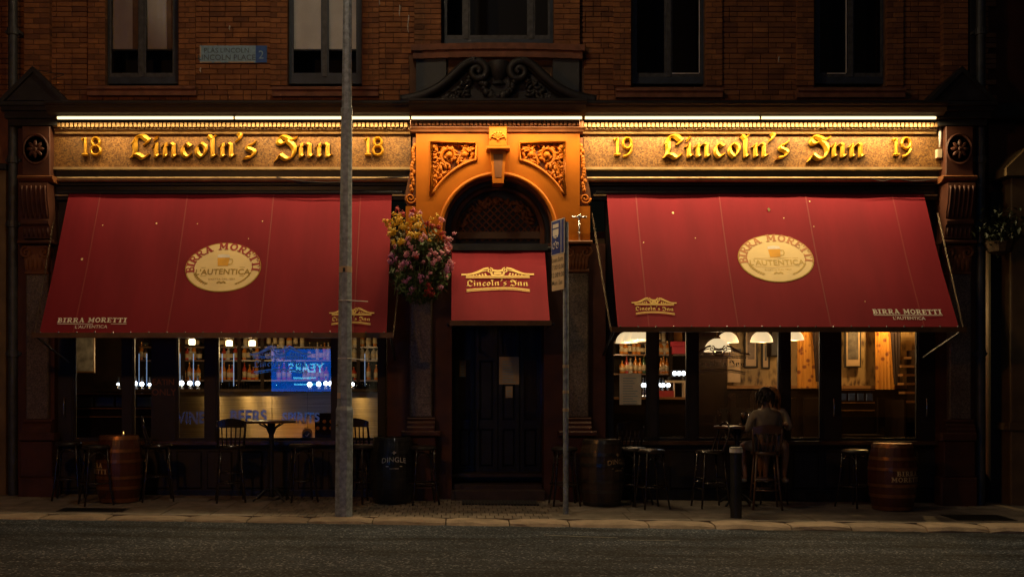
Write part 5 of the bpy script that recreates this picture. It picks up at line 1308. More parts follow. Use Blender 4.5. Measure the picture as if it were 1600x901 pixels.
# beer taps with lit badges
emis('tap_light', (.82,.92,1.0), 7.0)
def tap(px, py, y, base, label, r=.034):
    t = thing('beer_tap', label, 'beer tap', (PX(px,y),y,base)); x, z = PX(px,y), PZ(py,y)
    obj('column', MB().lathe(x,y+.03,[(.035,0),(.035,.012),(.018,.03),(.018,max(.06,z-base-.02))],10,base), 'chrome', t, smooth=True, sharp=40)
    ln = MB().lathe(0,0,[(r,0),(r*.95,.012),(0,.018)],14); ln.v = [(x+v[0], y-.012-v[2], z+v[1]) for v in ln.v]; obj('lit_badge', ln, 'tap_light', t, smooth=True)
    obj('handle', MB().tube([(x,y+.03,z+.02),(x,y+.0,z+.12)], [.012,.018], 6), 'black_paint', t); obj('spout', MB().tube([(x,y+.02,z-.01),(x,y-.04,z-.02),(x,y-.045,z-.06)], .008, 5), 'chrome', t)
ct = PZ(607.5,BY)
where = {185:'left of the first mullion',212:'right of the first mullion',222:'second in the narrow pane',234:'beside the EAT IN ONLY post',284:'left in the WINES pane',297:'middle in the WINES pane',309:'right in the WINES pane',484:'first in the bright row by the lamp post',498:'second in the bright row by the lamp post',509:'third in the bright row by the lamp post',517:'last in the bright row by the lamp post',551:'just right of the lamp post',598:'last on the left counter'}
for px, w in where.items(): tap(px, 599.5+rb_.uniform(-1.2,1.2), 2.0, ct, 'beer tap with round white lit badge, '+w, rb_.uniform(.02,.042))
rt = PZ(620,RY)
for px, w in ((1005,'left of the mullion'),(1010,'hard against the mullion'),(1030,'right of the mullion'),(1036,'middle of three'),(1044,'by the pale tap frame')): tap(px, 601.5, 2.15, rt, 'right counter beer tap with white lit badge, '+w)
FT = thing('tap_font', 'pale framed beer font with three lit badges on the right counter', 'beer font', (PX(1057,2.1),2.1,rt))
ft = MB().pbox(1041,594,1073,597.5,2.08,2.2).box(PX(1068,2.08),PX(1073,2.08),2.08,2.2,rt,PZ(597.6,2.08)).box(PX(1053,2.08),PX(1055,2.08),2.1,2.14,rt,PZ(597.6,2.08)); obj('frame', ft, 'sign_cream', FT)
for px in (1054,1061,1068):
    ln = MB().lathe(0,0,[(.035,0),(.033,.012),(0,.018)],14); ln.v = [(PX(px,2.1)+v[0], 2.09-v[2], PZ(583,2.1)+v[1]) for v in ln.v]; obj('lit_badge', ln, 'tap_light', FT, smooth=True)
obj('badge_rail', MB().pbox(1049,578,1073,588,2.1,2.14).pbox(1045,588,1048,594,2.1,2.13).pbox(1066,588.2,1069,593.8,2.1,2.13), 'black_paint', FT)
mat('red_card', (.5,.02,.045), .5); mat('orange_card', (.6,.22,.02), .6)
itm('gift_box', 'red card box on the right back bar', 'box', [('carton', ibox(1051,541,1074,552.5,2.9,.1,.005), 'red_card', {}), ('lid', ibox(1049,533,1075,540.8,2.88,.13,.005), 'red_card', {})], P(1062,552.6,2.95))
itm('wall_poster', 'plain orange poster above the red box', 'poster', [('sheet', ibox(1053,508,1066,533,3.2,.01), 'orange_card', {}), ('frame', MB().pbox(1052,507,1053,534,3.19,3.22).pbox(1066,507,1067,534,3.19,3.22), 'panel_wood', {})], P(1060,533,3.2))
# pendants: milk glass bowls
emis('milk_glass', (1.0,.74,.40), .85); emis('bulb', (1.0,.78,.42), 14)
def pendant(px, pyb, w, y, watts, label, light=True):
    r = w/2*S(y); x, zb_ = PX(px,y), PZ(pyb,y)
    t = thing('pendant_lamp', label, 'pendant lamp', (x,y,zb_))
    h = r*1.02; prof = [(r*1.03,0),(r,.012)]+[(r*math.cos(R(a)), h*math.sin(R(a))) for a in (12,26,40,54,68,80)]
    obj('bowl', MB().lathe(x,y,prof+[(p[0]*.96,p[1]-.004) for p in prof[::-1]],20,zb_), 'milk_glass', t, smooth=True, fix=True)
    obj('bulb', MB().blob((x,y-r*.2,zb_+r*.42), r*.42, 10, 6), 'bulb', t, smooth=True); obj('rod', MB().tube([(x,y,zb_+h),(x,y,CZ)], .012, 6), 'brass', t); obj('gallery', MB().lathe(x,y,[(r*.25,h*.96),(r*.22,h*1.1),(.02,h*1.15)],10,zb_), 'brass', t)
    if light:
        ld = bpy.data.lights.new('pendant_light','POINT'); ld.energy = watts*.5; ld.color = (1,.66,.32); ld.shadow_soft_size = .06
        lo = bpy.data.objects.new('pendant_light', ld); COL.objects.link(lo); lo.parent = t; lo.location = (0,0,-.05)
pendant(979,535.5,34,2.5,16,'leftmost milk glass pendant of three overlapping in the right window')
pendant(992,533,36,2.1,16,'middle milk glass pendant of three overlapping in the right window')
pendant(1004,530,36,1.7,16,'rightmost milk glass pendant of three overlapping, against the mullion')
pendant(1121,549,41,1.2,22,'milk glass pendant behind the painted crest on the window')
pendant(1137,535,33,2.3,18,'farther milk glass pendant right of the painted crest')
pendant(1190,534,34,2.1,26,'milk glass pendant before the framed pictures')
pendant(1240,531,31,2.2,26,'milk glass pendant half hidden by the mullion')
emis('lantern_glass', (1.0,.72,.36), 7.0)
def lantern(px, py, y, watts, label):
    x, z = PX(px,y), PZ(py,y); t = thing('ceiling_lantern', label, 'lamp', (x,y,z-.05))
    obj('shade', MB().lathe(x,y,[(.045,-.04),(.05,-.03),(.05,.035),(.03,.045)],12,z), 'lantern_glass', t, smooth=True); obj('rod', MB().tube([(x,y,z+.045),(x,y,CZ)], .008, 5), 'brass', t)
    ld = bpy.data.lights.new('lantern_light','POINT'); ld.energy = watts*3.2; ld.color = (1,.68,.30); ld.shadow_soft_size = .05
    lo = bpy.data.objects.new('lantern_light', ld); COL.objects.link(lo); lo.parent = t; lo.location = (0,-.12,-.06)
lantern(300,534,1.25,7,'small lit lantern in the WINES pane'); lantern(358,536,1.25,7,'small lit lantern at the left of the wide pane'); lantern(394,536,1.25,7,'small lit lantern left of the blue reflection')
lantern(549,520,1.3,9,'small lit lantern behind the lamp post')
# pictures and curtains
def picture(px0, py0, px1, py1, y, label, art, mt=None):
    t = thing('framed_picture', label, 'picture', P((px0+px1)/2, py1, y))
    obj('frame', MB().pbox(px0,py0,px1,py1,y,y+.04,.012), 'frame_wood' if mt else 'rail_wood', t)
    e = 2.6
    if mt: obj('mount', MB().pbox(px0+e,py0+e,px1-e,py1-e,y-.004,y-.001), mt, t); e = 5
    obj('artwork', MB().pbox(px0+e,py0+e,px1-e,py1-e*(2.6 if mt else 1),y-.008,y-.0045), art, t)
mat('art_grey', (.12,.10,.085), .5, var=.5, scale=9); mat('art_brown', (.16,.10,.06), .5, var=.5, scale=10); mat('mount_tan', (.45,.30,.17), .7)
picture(1163,505,1184,574,3.42,'tall dark framed picture left of the pendant','art_brown','mount_tan'); picture(1190,534,1203,576,3.42,'small dark framed picture under the pendant','art_grey','mount_tan')
picture(1320,505,1346,574,3.42,'tall framed picture with tan mount in the far right pane','art_grey','mount_tan')
mat('art_pale', (.40,.36,.32), .3, var=.6, scale=7)
struct('interior_wall', MB().box(-6.9,PX(206,2.2),2.2,2.3,FZ,CZ), 'panel_wood')
picture(112,515,148,582,2.14,'gilt framed mirror on the panelling in the first left pane','art_pale')
struct('interior_wall', MB().pbox(1086,300,1136,760,2.5,2.6), 'panel_wood')
itm('lit_wall_patch', 'tan panel coloured as lit wallpaper left of the framed pictures', 'board', [('panel', ibox(1137,549,1157,597,3.3,.03,.005), 'mount_tan', {}), ('batten', ibox(1136.5,545,1157.5,548.8,3.29,.04), 'frame_wood', {})], P(1147,597,3.3))  # tan panel stands in for light falling on the wallpaper
itm('wall_cabinet', 'dark wall cabinet beside the middle mullion', 'cabinet', [('carcass', ibox(1204,500,1222,557,3.2,.25), 'panel_wood', {}), ('cabinet_door', ibox(1205.5,502,1220.5,555,3.18,.018,.008), 'frame_wood', {})], P(1213,557,3.2))
def curtain(pts_top, pts_bot, y, m, label, folds=5):
    t = MB(); n = 40; vs = []
    (a0, z0), (a1, _) = pts_top; (b0, z1), (b1, _) = pts_bot
    for lay in (0, 1):
        for i in range(n+1):
            u = i/n; d = .008*math.sin(u*folds*2*math.pi)+.005*math.sin(u*folds*4.7+1)+lay*.006
            for j in range(9):
                w = j/8; px = (a0+(a1-a0)*u)*(1-w)+(b0+(b1-b0)*u)*w; py = z0+(z1-z0)*w; q = P(px,py,y); vs.append((q.x, y+d, q.z))
    fs = []
    for lay in (0, 1):
        o_ = lay*(n+1)*9
        for i in range(n):
            for j in range(8): k = o_+i*9+j; fs.append((k,k+1,k+10,k+9))
    o = obj('curtain', t.add(vs, fs), m, loc=P(b0,z1,y), smooth=True, fix=False, label=label, cat='curtain')
curtain([(1246,495),(1272,495)], [(1246,606),(1276,606)], 3.28, 'curtain_gold', 'patterned orange curtain left of the wide mullion')
curtain([(1268,495),(1282,495)], [(1275,596),(1284,596)], 3.15, 'drape_dark', 'dark drape tied beside the left orange curtain', 3)
curtain([(1368,495),(1394,495)], [(1368,608),(1399,608)], 3.28, 'curtain_gold', 'patterned orange curtain in the far right pane, strongly lit')
curtain([(1390,495),(1408,495)], [(1397,600),(1406,600)], 3.15, 'drape_dark', 'dark drape beside the brightly lit curtain', 3)
for px, e in ((1388,90),(1272,30)):
    WLt = thing('wall_lamp', 'wall lamp above the '+('far right' if px > 1300 else 'middle')+' curtain', 'wall lamp', P(px,470,3.05))
    x, z = PX(px,3.05), PZ(470,3.05)
    obj('shade', MB().lathe(x,3.05,[(.07,-.08),(.045,.06),(.04,.06),(.065,-.08)],14,z), 'brass', WLt, smooth=True); obj('arm', MB().tube([(x,3.05,z+.06),(x,3.3,z+.1),(x,3.5,z+.05)], .01, 6), 'brass', WLt); obj('bulb', MB().blob((x,3.05,z-.02), .03, 8, 5), 'bulb', WLt)
    ld = bpy.data.lights.new('wall_light','POINT'); ld.energy = e; ld.color = (1,.6,.2); ld.shadow_soft_size = .03
    lo = bpy.data.objects.new('wall_light', ld); COL.objects.link(lo); lo.parent = WLt; lo.location = (0,-.05,-.12)
mat('bench_blue', (.05,.09,.20), .45, var=.25, scale=6)
def bench(px0, px1, y, pys, label):
    a, b = PX(px0,y), PX(px1,y); t = thing('bench', label, 'bench', ((a+b)/2,y,FZ))
    obj('backrest', MB().box(a,b,y+.06,y+.12,FZ,PZ(pys[0],y)), 'panel_wood', t)
    for k in range(4): obj('pad', MB().cbox(a+(b-a)*k/4+.015,a+(b-a)*(k+1)/4-.015,y+.03,y+.06,PZ(pys[1]-2,y),PZ(pys[0]+6,y),.015), 'bench_blue', t)
    for py in pys: obj('rail', MB().box(a,b,y,y+.13,PZ(py+1.5,y),PZ(py,y)), 'rail_wood', t)
    obj('seat', MB().box(a,b,y-.4,y+.02,FZ+.42,FZ+.47), 'panel_wood', t)
    for s_ in (a+.05, b-.1):
        obj('leg', MB().box(s_,s_+.05,y-.36,y-.31,FZ,FZ+.42), 'panel_wood', t); obj('leg', MB().box(s_,s_+.05,y-.05,y,FZ,FZ+.42), 'panel_wood', t)
bench(112, 244, 1.15, (614,637,650), 'dark bench with blue padded back in the first left panes'); bench(1312, 1367, 2.9, (608,628,640), 'bench with blue padded back in the far right pane')
stt = thing('staircase', 'dark stair treads catching light in the far right pane', 'stairs', (PX(1424,2.8),2.8,FZ))
for k in range(6): obj('tread', MB().box(PX(1408,2.8)+k*.03,PX(1440,2.8)+.2,2.6+k*.12,2.85+k*.12,FZ+1.0+k*.15,FZ+1.04+k*.15), 'rail_wood', stt)
obj('stringer', MB().box(PX(1405,2.8),PX(1408,2.8),2.6,3.4,FZ,FZ+1.05), 'panel_wood', stt); obj('newel', MB().box(PX(1440,2.8),PX(1445,2.8),2.6,3.4,FZ,FZ+1.9), 'panel_wood', stt)
# window notices
mm, mn_, mb_ = newmat('thin_paper'); mb_.inputs['Base Color'].default_value = (.8,.79,.76,1)
tr = mn_.nodes.new('ShaderNodeBsdfTranslucent'); tr.inputs[0].default_value = (.8,.78,.72,1); mxs = mn_.nodes.new('ShaderNodeMixShader'); mxs.inputs[0].default_value = .5
mn_.links.new(mb_.outputs[0], mxs.inputs[1]); mn_.links.new(tr.outputs[0], mxs.inputs[2]); mn_.links.new(mxs.outputs[0], mn_.nodes['Material Output'].inputs[0])
def sheet(px0, py0, px1, py1, y, label, m='sign_white', name='notice'):
    t = thing(name, label, 'notice', P((px0+px1)/2,py1,y)); obj('paper', MB().pbox(px0,py0,px1,py1,y,y+.003), m if m != 'sign_white' else 'thin_paper', t)
    n = int((py1-py0)/4)
    for k in range(1, n): obj('print_line', MB().pbox(px0+(px1-px0)*.16,py0+k*4+3,px1-(px1-px0)*random.uniform(.16,.4),py0+k*4+4.2,y-.002,y-.0005), 'plate_pale', t)
sheet(968,583,1002,632,SY+.06,'pale menu sheet in the right window by the pendants')
sheet(780,557,811,600,dy-.002,'cream notice on the entrance door', 'sign_cream'); sheet(790,603,801,621,dy-.002,'small cream card below the door notice', 'sign_cream'); sheet(718,556,728,588,dy+.02,'dim narrow notice on the left door leaf', 'mount_tan')
LPn = thing('badge_panel', 'dark panel with six round amber badges beside the lamp post', 'sign', P(510,687,.3))
obj('board', MB().pbox(492,645,526,687,.3,.33), 'panel_wood', LPn)
for i in range(3):
    for j in range(2):
        c = MB().lathe(0,0,[(.027,0),(.025,.008),(0,.01)],12); c.v = [(PX(496.5+i*10.5,.3)+v[0], .299-v[2], PZ(658+j*10.5,.3)+v[1]) for v in c.v]; obj('badge', c, 'orange_card', LPn)
CKt = thing('arched_plaque', 'small arched cream plaque with a dark disc and tick', 'sign', P(480,687,.3))
obj('board', MB().pprism([(472,688),(472,676)]+[(480-8*math.cos(R(a)),676-8*math.sin(R(a))) for a in range(15,180,15)]+[(488,676),(488,688)], .3, .32), 'mount_tan', CKt)
c = MB().lathe(0,0,[(.06,0),(.058,.006),(0,.007)],16); c.v = [(PX(480,.3)+v[0], .299-v[2], PZ(679,.3)+v[1]) for v in c.v]; dk = obj('disc', c, 'black_paint', CKt)
tk = MB(); nib_stroke(tk, [(-.025,0),(-.005,-.02),(.03,.025)], .012, rnd=True); tk.xf(Matrix.Translation((PX(480,.3), .29, PZ(679,.3))) @ Matrix.Rotation(R(90),4,'X')); obj('tick', tk, 'sign_white', dk)
# lit screen across the street, seen mirrored in the left window
emis('screen_blue', (.0,.16,1.0), 4.2); emis('screen_text', (.1,.6,1.0), 10)
scy = -20.0; vs_ = (15+.44+20)/FPX
def VX(px): return (px-CX)*vs_
def VZ(py): return CH+(HY-py)*vs_
AD_ = thing('advert_screen', 'lit blue advertising screen across the street, mirrored in the left window', 'screen', ((VX(423)+VX(527))/2, scy, road_z(-5,-9)))
obj('panel', MB().box(VX(422),VX(528),scy-.12,scy-.001,VZ(613),VZ(543)), 'black_paint', AD_); obj('display', MB().box(VX(424),VX(526),scy,scy+.004,VZ(611),VZ(545)), 'screen_blue', AD_)
for px in (432, 518): obj('leg', MB().box(VX(px)-.05,VX(px)+.05,scy-.1,scy-.02,road_z(-5,-9)-.02,VZ(612.9)), 'black_paint', AD_)
t = txt('YEARS', .42, .02); t.xf(Matrix.Translation((VX(478),scy+.008,VZ(581))) @ Matrix.Rotation(R(180),4,'Z') @ Matrix.Rotation(R(90),4,'X')); obj('display_word', t, 'screen_text', AD_)
for py, w in ((589,18),(599,17)): obj('display_line', MB().box(VX(476-w),VX(476+w),scy+.005,scy+.008,VZ(py+2.5),VZ(py)), 'screen_text', AD_)
# ------------------------------------------------------------------ street lamps on the other side of the road
emis('sodium', (1.0,.5,.14), 30); emis('white_lamp', (1.0,.86,.68), 25)
def street_lamp(x, y, hx, hy, h, m, watts, col, label):
    z = road_z(x, max(y,-9)); t = thing('street_lamp', label, 'street lamp', (x,y,z))
    obj('post', MB().tube([(x,y,z-.02),(x,y,h*.5),(x,y,h-.6)], [.09,.075,.055], 10), 'galvanised', t, smooth=True)
    obj('arm', MB().tube([(x,y,h-.62),(x+(hx-x)*.1,y+(hy-y)*.1,h-.15),(x+(hx-x)*.5,y+(hy-y)*.5,h+.1),(hx,hy,h+.12)], .035, 8), 'galvanised', t, smooth=True)
    obj('head', MB().box(hx-.16,hx+.16,hy-.3,hy+.3,h+.06,h+.2), 'galvanised', t); obj('lens', MB().box(hx-.12,hx+.12,hy-.25,hy+.25,h+.03,h+.059), m, t)
    ld = bpy.data.lights.new('street_light','POINT'); ld.energy = watts; ld.color = col; ld.shadow_soft_size = .16
    lo = bpy.data.objects.new('street_light', ld); COL.objects.link(lo); lo.parent = t; lo.location = (hx-x, hy-y, h-.15-z)
street_lamp(-6.6,-12.6,-4.3,-8.5,5.4,'sodium',210,(1,.42,.10),'orange street lamp across the road to the left')
street_lamp(4.2,-16.2,3.6,-14.6,8.6,'white_lamp',40,(1,.88,.74),'white street lamp across the road to the right')
# ------------------------------------------------------------------ pavement furniture
mat('bentwood', (.022,.014,.010), .28, var=.3, scale=9, coat=.4); mat('chair_brown', (.10,.05,.025), .35, var=.3, scale=8, coat=.3); mat('seat_leather', (.02,.016,.015), .35, var=.2)
def stool_proto():
    t = thing('bar_stool', 'x', 'bar stool', (0,0,0), 'black round bar stools')
    obj('seat', MB().lathe(0,0,[(.0,.735),(.16,.735),(.18,.745),(.185,.765),(.175,.785),(.15,.795),(0,.79)],18), 'seat_leather', t, smooth=True, sharp=40)
    lg = mesh_from('leg', MB().tube([(.115,.115,.745),(.13,.13,.5),(.155,.155,.2),(.185,.185,.0)], [.017,.016,.015,.014], 7), 'bentwood', True)
    for k in range(4): inst('leg', lg, t, (0,0,0), (0,0,k*math.pi/2))
    obj('foot_ring', MB().tube([(.205*math.cos(a*math.pi/9), .205*math.sin(a*math.pi/9), .29) for a in range(18)], .011, 6, closed=True), 'bentwood', t, smooth=True)
    ar = MB()
    for k in range(4):
        a = math.pi/4+k*math.pi/2; p = Vector((math.cos(a),math.sin(a),0)); q = Vector((math.cos(a+math.pi/2),math.sin(a+math.pi/2),0))
        pts = catmull([p*.185+Vector((0,0,.46)), p*.16+Vector((0,0,.62)), (p+q)*.085+Vector((0,0,.70)), q*.16+Vector((0,0,.62)), q*.185+Vector((0,0,.46))], 4); ar.tube(pts, .008, 5)
    obj('brace', ar, 'bentwood', t, smooth=True); return t
def chair_proto(kind, m):
    t = thing('high_chair', 'x', 'bar chair', (0,0,0), 'high backed bar chairs')
    obj('seat', MB().lathe(0,0,[(.0,.73),(.17,.73),(.195,.74),(.2,.76),(.19,.775),(.0,.768)],18), m, t, smooth=True, sharp=40)
    for sx in (-1, 1):
        obj('leg', MB().tube([(sx*.13,.13,.735),(sx*.16,.17,.3),(sx*.185,.20,0)], [.018,.016,.014], 7), m, t, smooth=True)
        obj('leg', MB().tube([(sx*.13,-.13,.735),(sx*.16,-.17,.3),(sx*.19,-.21,0)], [.018,.016,.014], 7), m, t, smooth=True)
        obj('rung', MB().tube([(sx*.16,.165,.34),(sx*.16,-.165,.34)], .010, 6), m, t, smooth=True)
    for y, z in ((.18,.26),(-.18,.26),(.17,.40),(-.17,.40)): obj('rung', MB().tube([(-.165,y,z),(.165,y,z)], .010, 6), m, t, smooth=True)
    # back faces -y here
    if kind == 'hoop':
        pts = catmull([(-.17,-.1,.76),(-.185,-.17,.95),(-.16,-.2,1.09),(0,-.21,1.15),(.16,-.2,1.09),(.185,-.17,.95),(.17,-.1,.76)], 6); obj('back_hoop', MB().tube(pts, .016, 7), m, t, smooth=True)
        pts = catmull([(-.1,-.14,.76),(-.11,-.18,.92),(0,-.2,1.02),(.11,-.18,.92),(.1,-.14,.76)], 6); obj('inner_hoop', MB().tube(pts, .012, 6), m, t, smooth=True)
    else:
        for sx in (-1, 1): obj('back_post', MB().tube([(sx*.17,-.11,.75),(sx*.185,-.18,.95),(sx*.19,-.21,1.08)], .016, 7), m, t, smooth=True)
        rl = MB(); n = 10
        for i in range(n):
            def q(u): x = -.2+.4*u; return x, -.21-.03*(1-(2*u-1)**2), 1.05+.045*math.sin(math.pi*u)
            a, b = q(i/n), q((i+1)/n); vs = []
            for p in (a, b): vs += [(p[0],p[1],1.02),(p[0],p[1]+.022,1.02),(p[0],p[1]+.022,p[2]+.05),(p[0],p[1],p[2]+.05)]
            rl.add(vs, [(0,1,5,4),(1,2,6,5),(2,3,7,6),(3,0,4,7)])
        obj('top_rail', rl, m, t)
        for k in range(5): x = -.12+.06*k; obj('slat', MB().tube([(x*.9,-.15,.76),(x,-.2,.9),(x*1.05,-.215,1.04)], .010, 6), m, t, smooth=True)
    return t
def place(proto, px, y, rz, label, first):
    o = proto if first else copy_tree(proto); x = PX(px,y); o.location = (x,y,g(x,y)+.002); o.rotation_euler = (0,0,R(rz)); o['label'] = label; return o
st = stool_proto()
for i, (px, y, rz, lb) in enumerate([(107,-.45,10,'black bar stool at the far left beside the red plinth'),(150,-.95,32,'black bar stool overlapping the front of the left red barrel'),
    (472,-.4,20,'black bar stool just left of the lamp post'),(566,-.45,50,'black bar stool between the lamp post and the black barrel'),(662,-.55,12,'black bar stool before the column left of the door'),
    (882,-.5,5,'black bar stool behind the bus sign pole'),(990,-.42,40,'black bar stool right behind the dark oak barrel'),(1018,-.75,15,'black bar stool standing right of the dark oak barrel'),(1336,-.4,30,'black bar stool left of the right red barrel')]): place(st, px, y, rz, lb, i == 0)
ch = chair_proto('slat', 'bentwood'); ch2 = chair_proto('hoop', 'bentwood'); ch3 = chair_proto('slat', 'chair_brown')
place(ch2, 246, -.5, -70, 'hoop backed dark bar chair right of the left red barrel', True); place(ch, 360, -.5, 15, 'slat backed dark bar chair below the BEERS lettering', True)
place(ch, 565, -.05, -20, 'slat backed dark chair close to the window right of the lamp post', False); place(ch, 978, -.1, 10, 'slat backed dark bar chair behind the dark oak barrel', False)
place(ch2, 1110, -.6, 100, 'hoop backed bar chair left of the black bollard', False)
place(ch3, 1196, -.68, -8, 'brown bar chair with a person sitting on it', True); place(ch2, 1205, -.06, 175, 'hoop backed bar chair against the right window', False)
def bar_table(px, y, r, top, label):
    x = PX(px,y); z = g(x,y)+.002; t = thing('bar_table', label, 'table', (x,y,z))
    obj('table_top', MB().lathe(x,y,[(0,top-.035),(r*.97,top-.035),(r,top-.025),(r,top-.005),(r*.98,top),(0,top)],24,z), 'chair_brown', t, smooth=True, sharp=40)
    obj('column', MB().lathe(x,y,[(.05,.05),(.035,.12),(.03,.5),(.035,top-.2),(.06,top-.035)],12,z), 'black_paint', t, smooth=True)
    for k in range(4):
        a = R(45+90*k); d = Vector((math.cos(a),math.sin(a),0)); o_ = Vector((x,y,z))
        obj('foot', MB().tube([o_+Vector((0,0,.16)), o_+d*.12+Vector((0,0,.14)), o_+d*.24+Vector((0,0,.05)), o_+d*.3+Vector((0,0,.012))], [.022,.02,.017,.014], 6), 'black_paint', t, smooth=True)
        obj('support', MB().tube([o_+Vector((0,0,top-.25)), o_+d*.08+Vector((0,0,top-.1)), o_+d*.2+Vector((0,0,top-.045))], .012, 6), 'black_paint', t, smooth=True)
    return x, y, z+top
bar_table(424, -.35, .33, 1.11, 'round dark bar table in front of the wide left pane'); tx, ty_, tz_ = bar_table(1152, -.36, .32, 1.10, 'round bar table with two beers beside the seated person')
mat('beer', (.70,.30,.03), .15, var=.1); mat('foam', (.8,.74,.62), .7)
for k, (dx, dy_, lb) in enumerate(((.06,-.12,'nearly full glass of amber beer, left on the bar table'),(.19,-.02,'glass of amber beer, right on the bar table, beside the arm'))):
    t = thing('beer_glass', lb, 'beer glass', (tx+dx,ty_+dy_,tz_))
    obj('beer', MB().lathe(tx+dx,ty_+dy_,[(.028,.012),(.038,.13),(.04,.15),(0,.15)],12,tz_), 'beer', t, smooth=True, sharp=50); obj('foam', MB().lathe(tx+dx,ty_+dy_,[(.0395,.1502),(.041,.17),(.03,.178),(0,.18)],12,tz_), 'foam', t, smooth=True)
    obj('tumbler', MB().lathe(tx+dx,ty_+dy_,[(.0,.001),(.031,.001),(.0445,.19),(.0425,.19),(.0295,.011),(0,.011)],14,tz_), 'glass', t, smooth=True)
# ------------------------------------------------------------------ barrels
mat('barrel_red', (.085,.022,.008), .42, var=.3, scale=7, bump=.15, coat=.2); mat('barrel_dark', (.055,.036,.024), .45, var=.4, scale=7, bump=.2, coat=.15); mat('barrel_black', (.02,.02,.022), .4, var=.3, scale=7, bump=.1, coat=.2)
mat('hoop_steel', (.11,.10,.09), .35, .8, var=.3); mat('hoop_copper', (.30,.13,.05), .35, .6, var=.3); mat('stencil', (.62,.45,.22), .7, var=.25, scale=40); mat('stencil_white', (.6,.58,.52), .7, var=.25, scale=40)
BH = .90
def br_(z): u = z/BH*2-1; return .315-.065*u*u
def barrel(px, y, m, hoopm, label, deco):
    x = PX(px,y); z0 = g(x,y)+.004; t = thing('barrel', label, 'barrel', (x,y,z0), 'barrels used as tables')
    N = 18; hw = math.pi/N*.985; vs = []; zs = [BH*i/8 for i in range(9)]
    for z in zs:
        r = br_(z)
        for rr in (r, r-.022):
            for s in (-hw, 0, hw): vs.append((rr*math.sin(s)*(1 if rr == r else .99), -rr*math.cos(s)+(.003 if s and rr == r else 0), z))
    fs = []
    for i in range(8):
        a = i*6; b = a+6
        fs += [(a,a+1,b+1,b),(a+1,a+2,b+2,b+1),(a+3,b+3,b+4,a+4),(a+4,b+4,b+5,a+5),(a,b,b+3,a+3),(a+2,a+5,b+5,b+2)]
    fs += [(0,3,4,5,2,1), (48,49,50,53,52,51)]
    sm = mesh_from('stave', MB().add(vs, fs), m)
    for k in range(N): inst('stave', sm, t, (x,y,z0), (0,0,2*math.pi*k/N))
    obj('barrel_head', MB().lathe(x,y,[(0,BH-.035),(br_(BH)-.024,BH-.035),(br_(BH)-.024,BH-.012),(0,BH-.012)],18,z0), m, t)
    for zc, w in ((.03,.05),(.2,.045),(.34,.04),(.56,.04),(.70,.045),(.87,.05)):
        obj('hoop', MB().lathe(x,y,[(br_(zc-w/2)+.001,zc-w/2),(br_(zc-w/2)+.005,zc-w/2),(br_(zc+w/2)+.005,zc+w/2),(br_(zc+w/2)+.001,zc+w/2)],28,z0), hoopm, t, smooth=True, sharp=40)
    def wrap(mb, th0, zc, m_, name='stencil'):
        vs = []
        for p in mb.v:
            zz = zc+p[1]; r = br_(zz)+.007+p[2]; th = th0+p[0]/.31; vs.append((x+r*math.sin(th), y-r*math.cos(th), z0+zz))
        mb.v = vs; obj(name, mb, m_, t)
    deco(wrap); return t
def moretti(th):
    def f(w):
        a, wd = flat_slab('BIRRA', .062, 1.0); w(a, th, .475, 'stencil'); b, wd = flat_slab('MORETTI', .062, 1.0); w(b, th, .395, 'stencil')
    return f
def dingle(th, m):
    def f(w):
        t = txt('DINGLE', .095, .004, spacing=1.05); t.v = [(p[0], p[1]-.7*p[0]**2, p[2]) for p in t.v]; w(t, th, .575, m)
        l = MB(); nib_stroke(l, [(-.11,0),(.11,0)], .012, rnd=True); w(l, th, .515, m); l = MB(); nib_stroke(l, [(-.06,0),(.06,0)], .008, rnd=True); w(l, th, .485, m)
        l = MB(); nib_stroke(l, [(0,-.0),(0,.045)], .012, rnd=True); nib_stroke(l, [(-.03,.025),(.03,.025)], .01, rnd=True, z=.0004); w(l, th, .675, m)
    return f
barrel(186, -.62, 'barrel_red', 'hoop_copper', 'red brown barrel at the left with cream stencilled lettering', moretti(R(-52)))
barrel(613, -.42, 'barrel_black', 'barrel_black', 'black barrel with white lettering left of the door column', dingle(R(8), 'stencil_white'))
barrel(940, -.45, 'barrel_dark', 'hoop_steel', 'dark oak barrel with faint lettering right of the door', dingle(R(38), 'stencil'))
barrel(1394, -.65, 'barrel_red', 'hoop_copper', 'red brown barrel at the right with cream stencilled lettering', moretti(R(18)))
# ashtray and small things on the left barrel
bxx, byy = PX(188,-.62), -.62; bzz = g(bxx,byy)+.004+BH-.012
t = thing('candle_jar', 'small lit candle jar on the left red barrel', 'candle', (bxx+.06,byy-.05,bzz)); emis('flame', (1,.5,.12), 4)
obj('jar', MB().lathe(bxx+.06,byy-.05,[(0,.001),(.03,.001),(.034,.06),(.032,.06),(.028,.006),(0,.006)],12,bzz), 'glass', t); obj('wax', MB().lathe(bxx+.06,byy-.05,[(.026,.007),(.028,.03),(0,.03)],12,bzz), 'foam', t); obj('flame', MB().lathe(bxx+.06,byy-.05,[(0,.031),(.006,.04),(.004,.055),(0,.066)],8,bzz), 'flame', t)
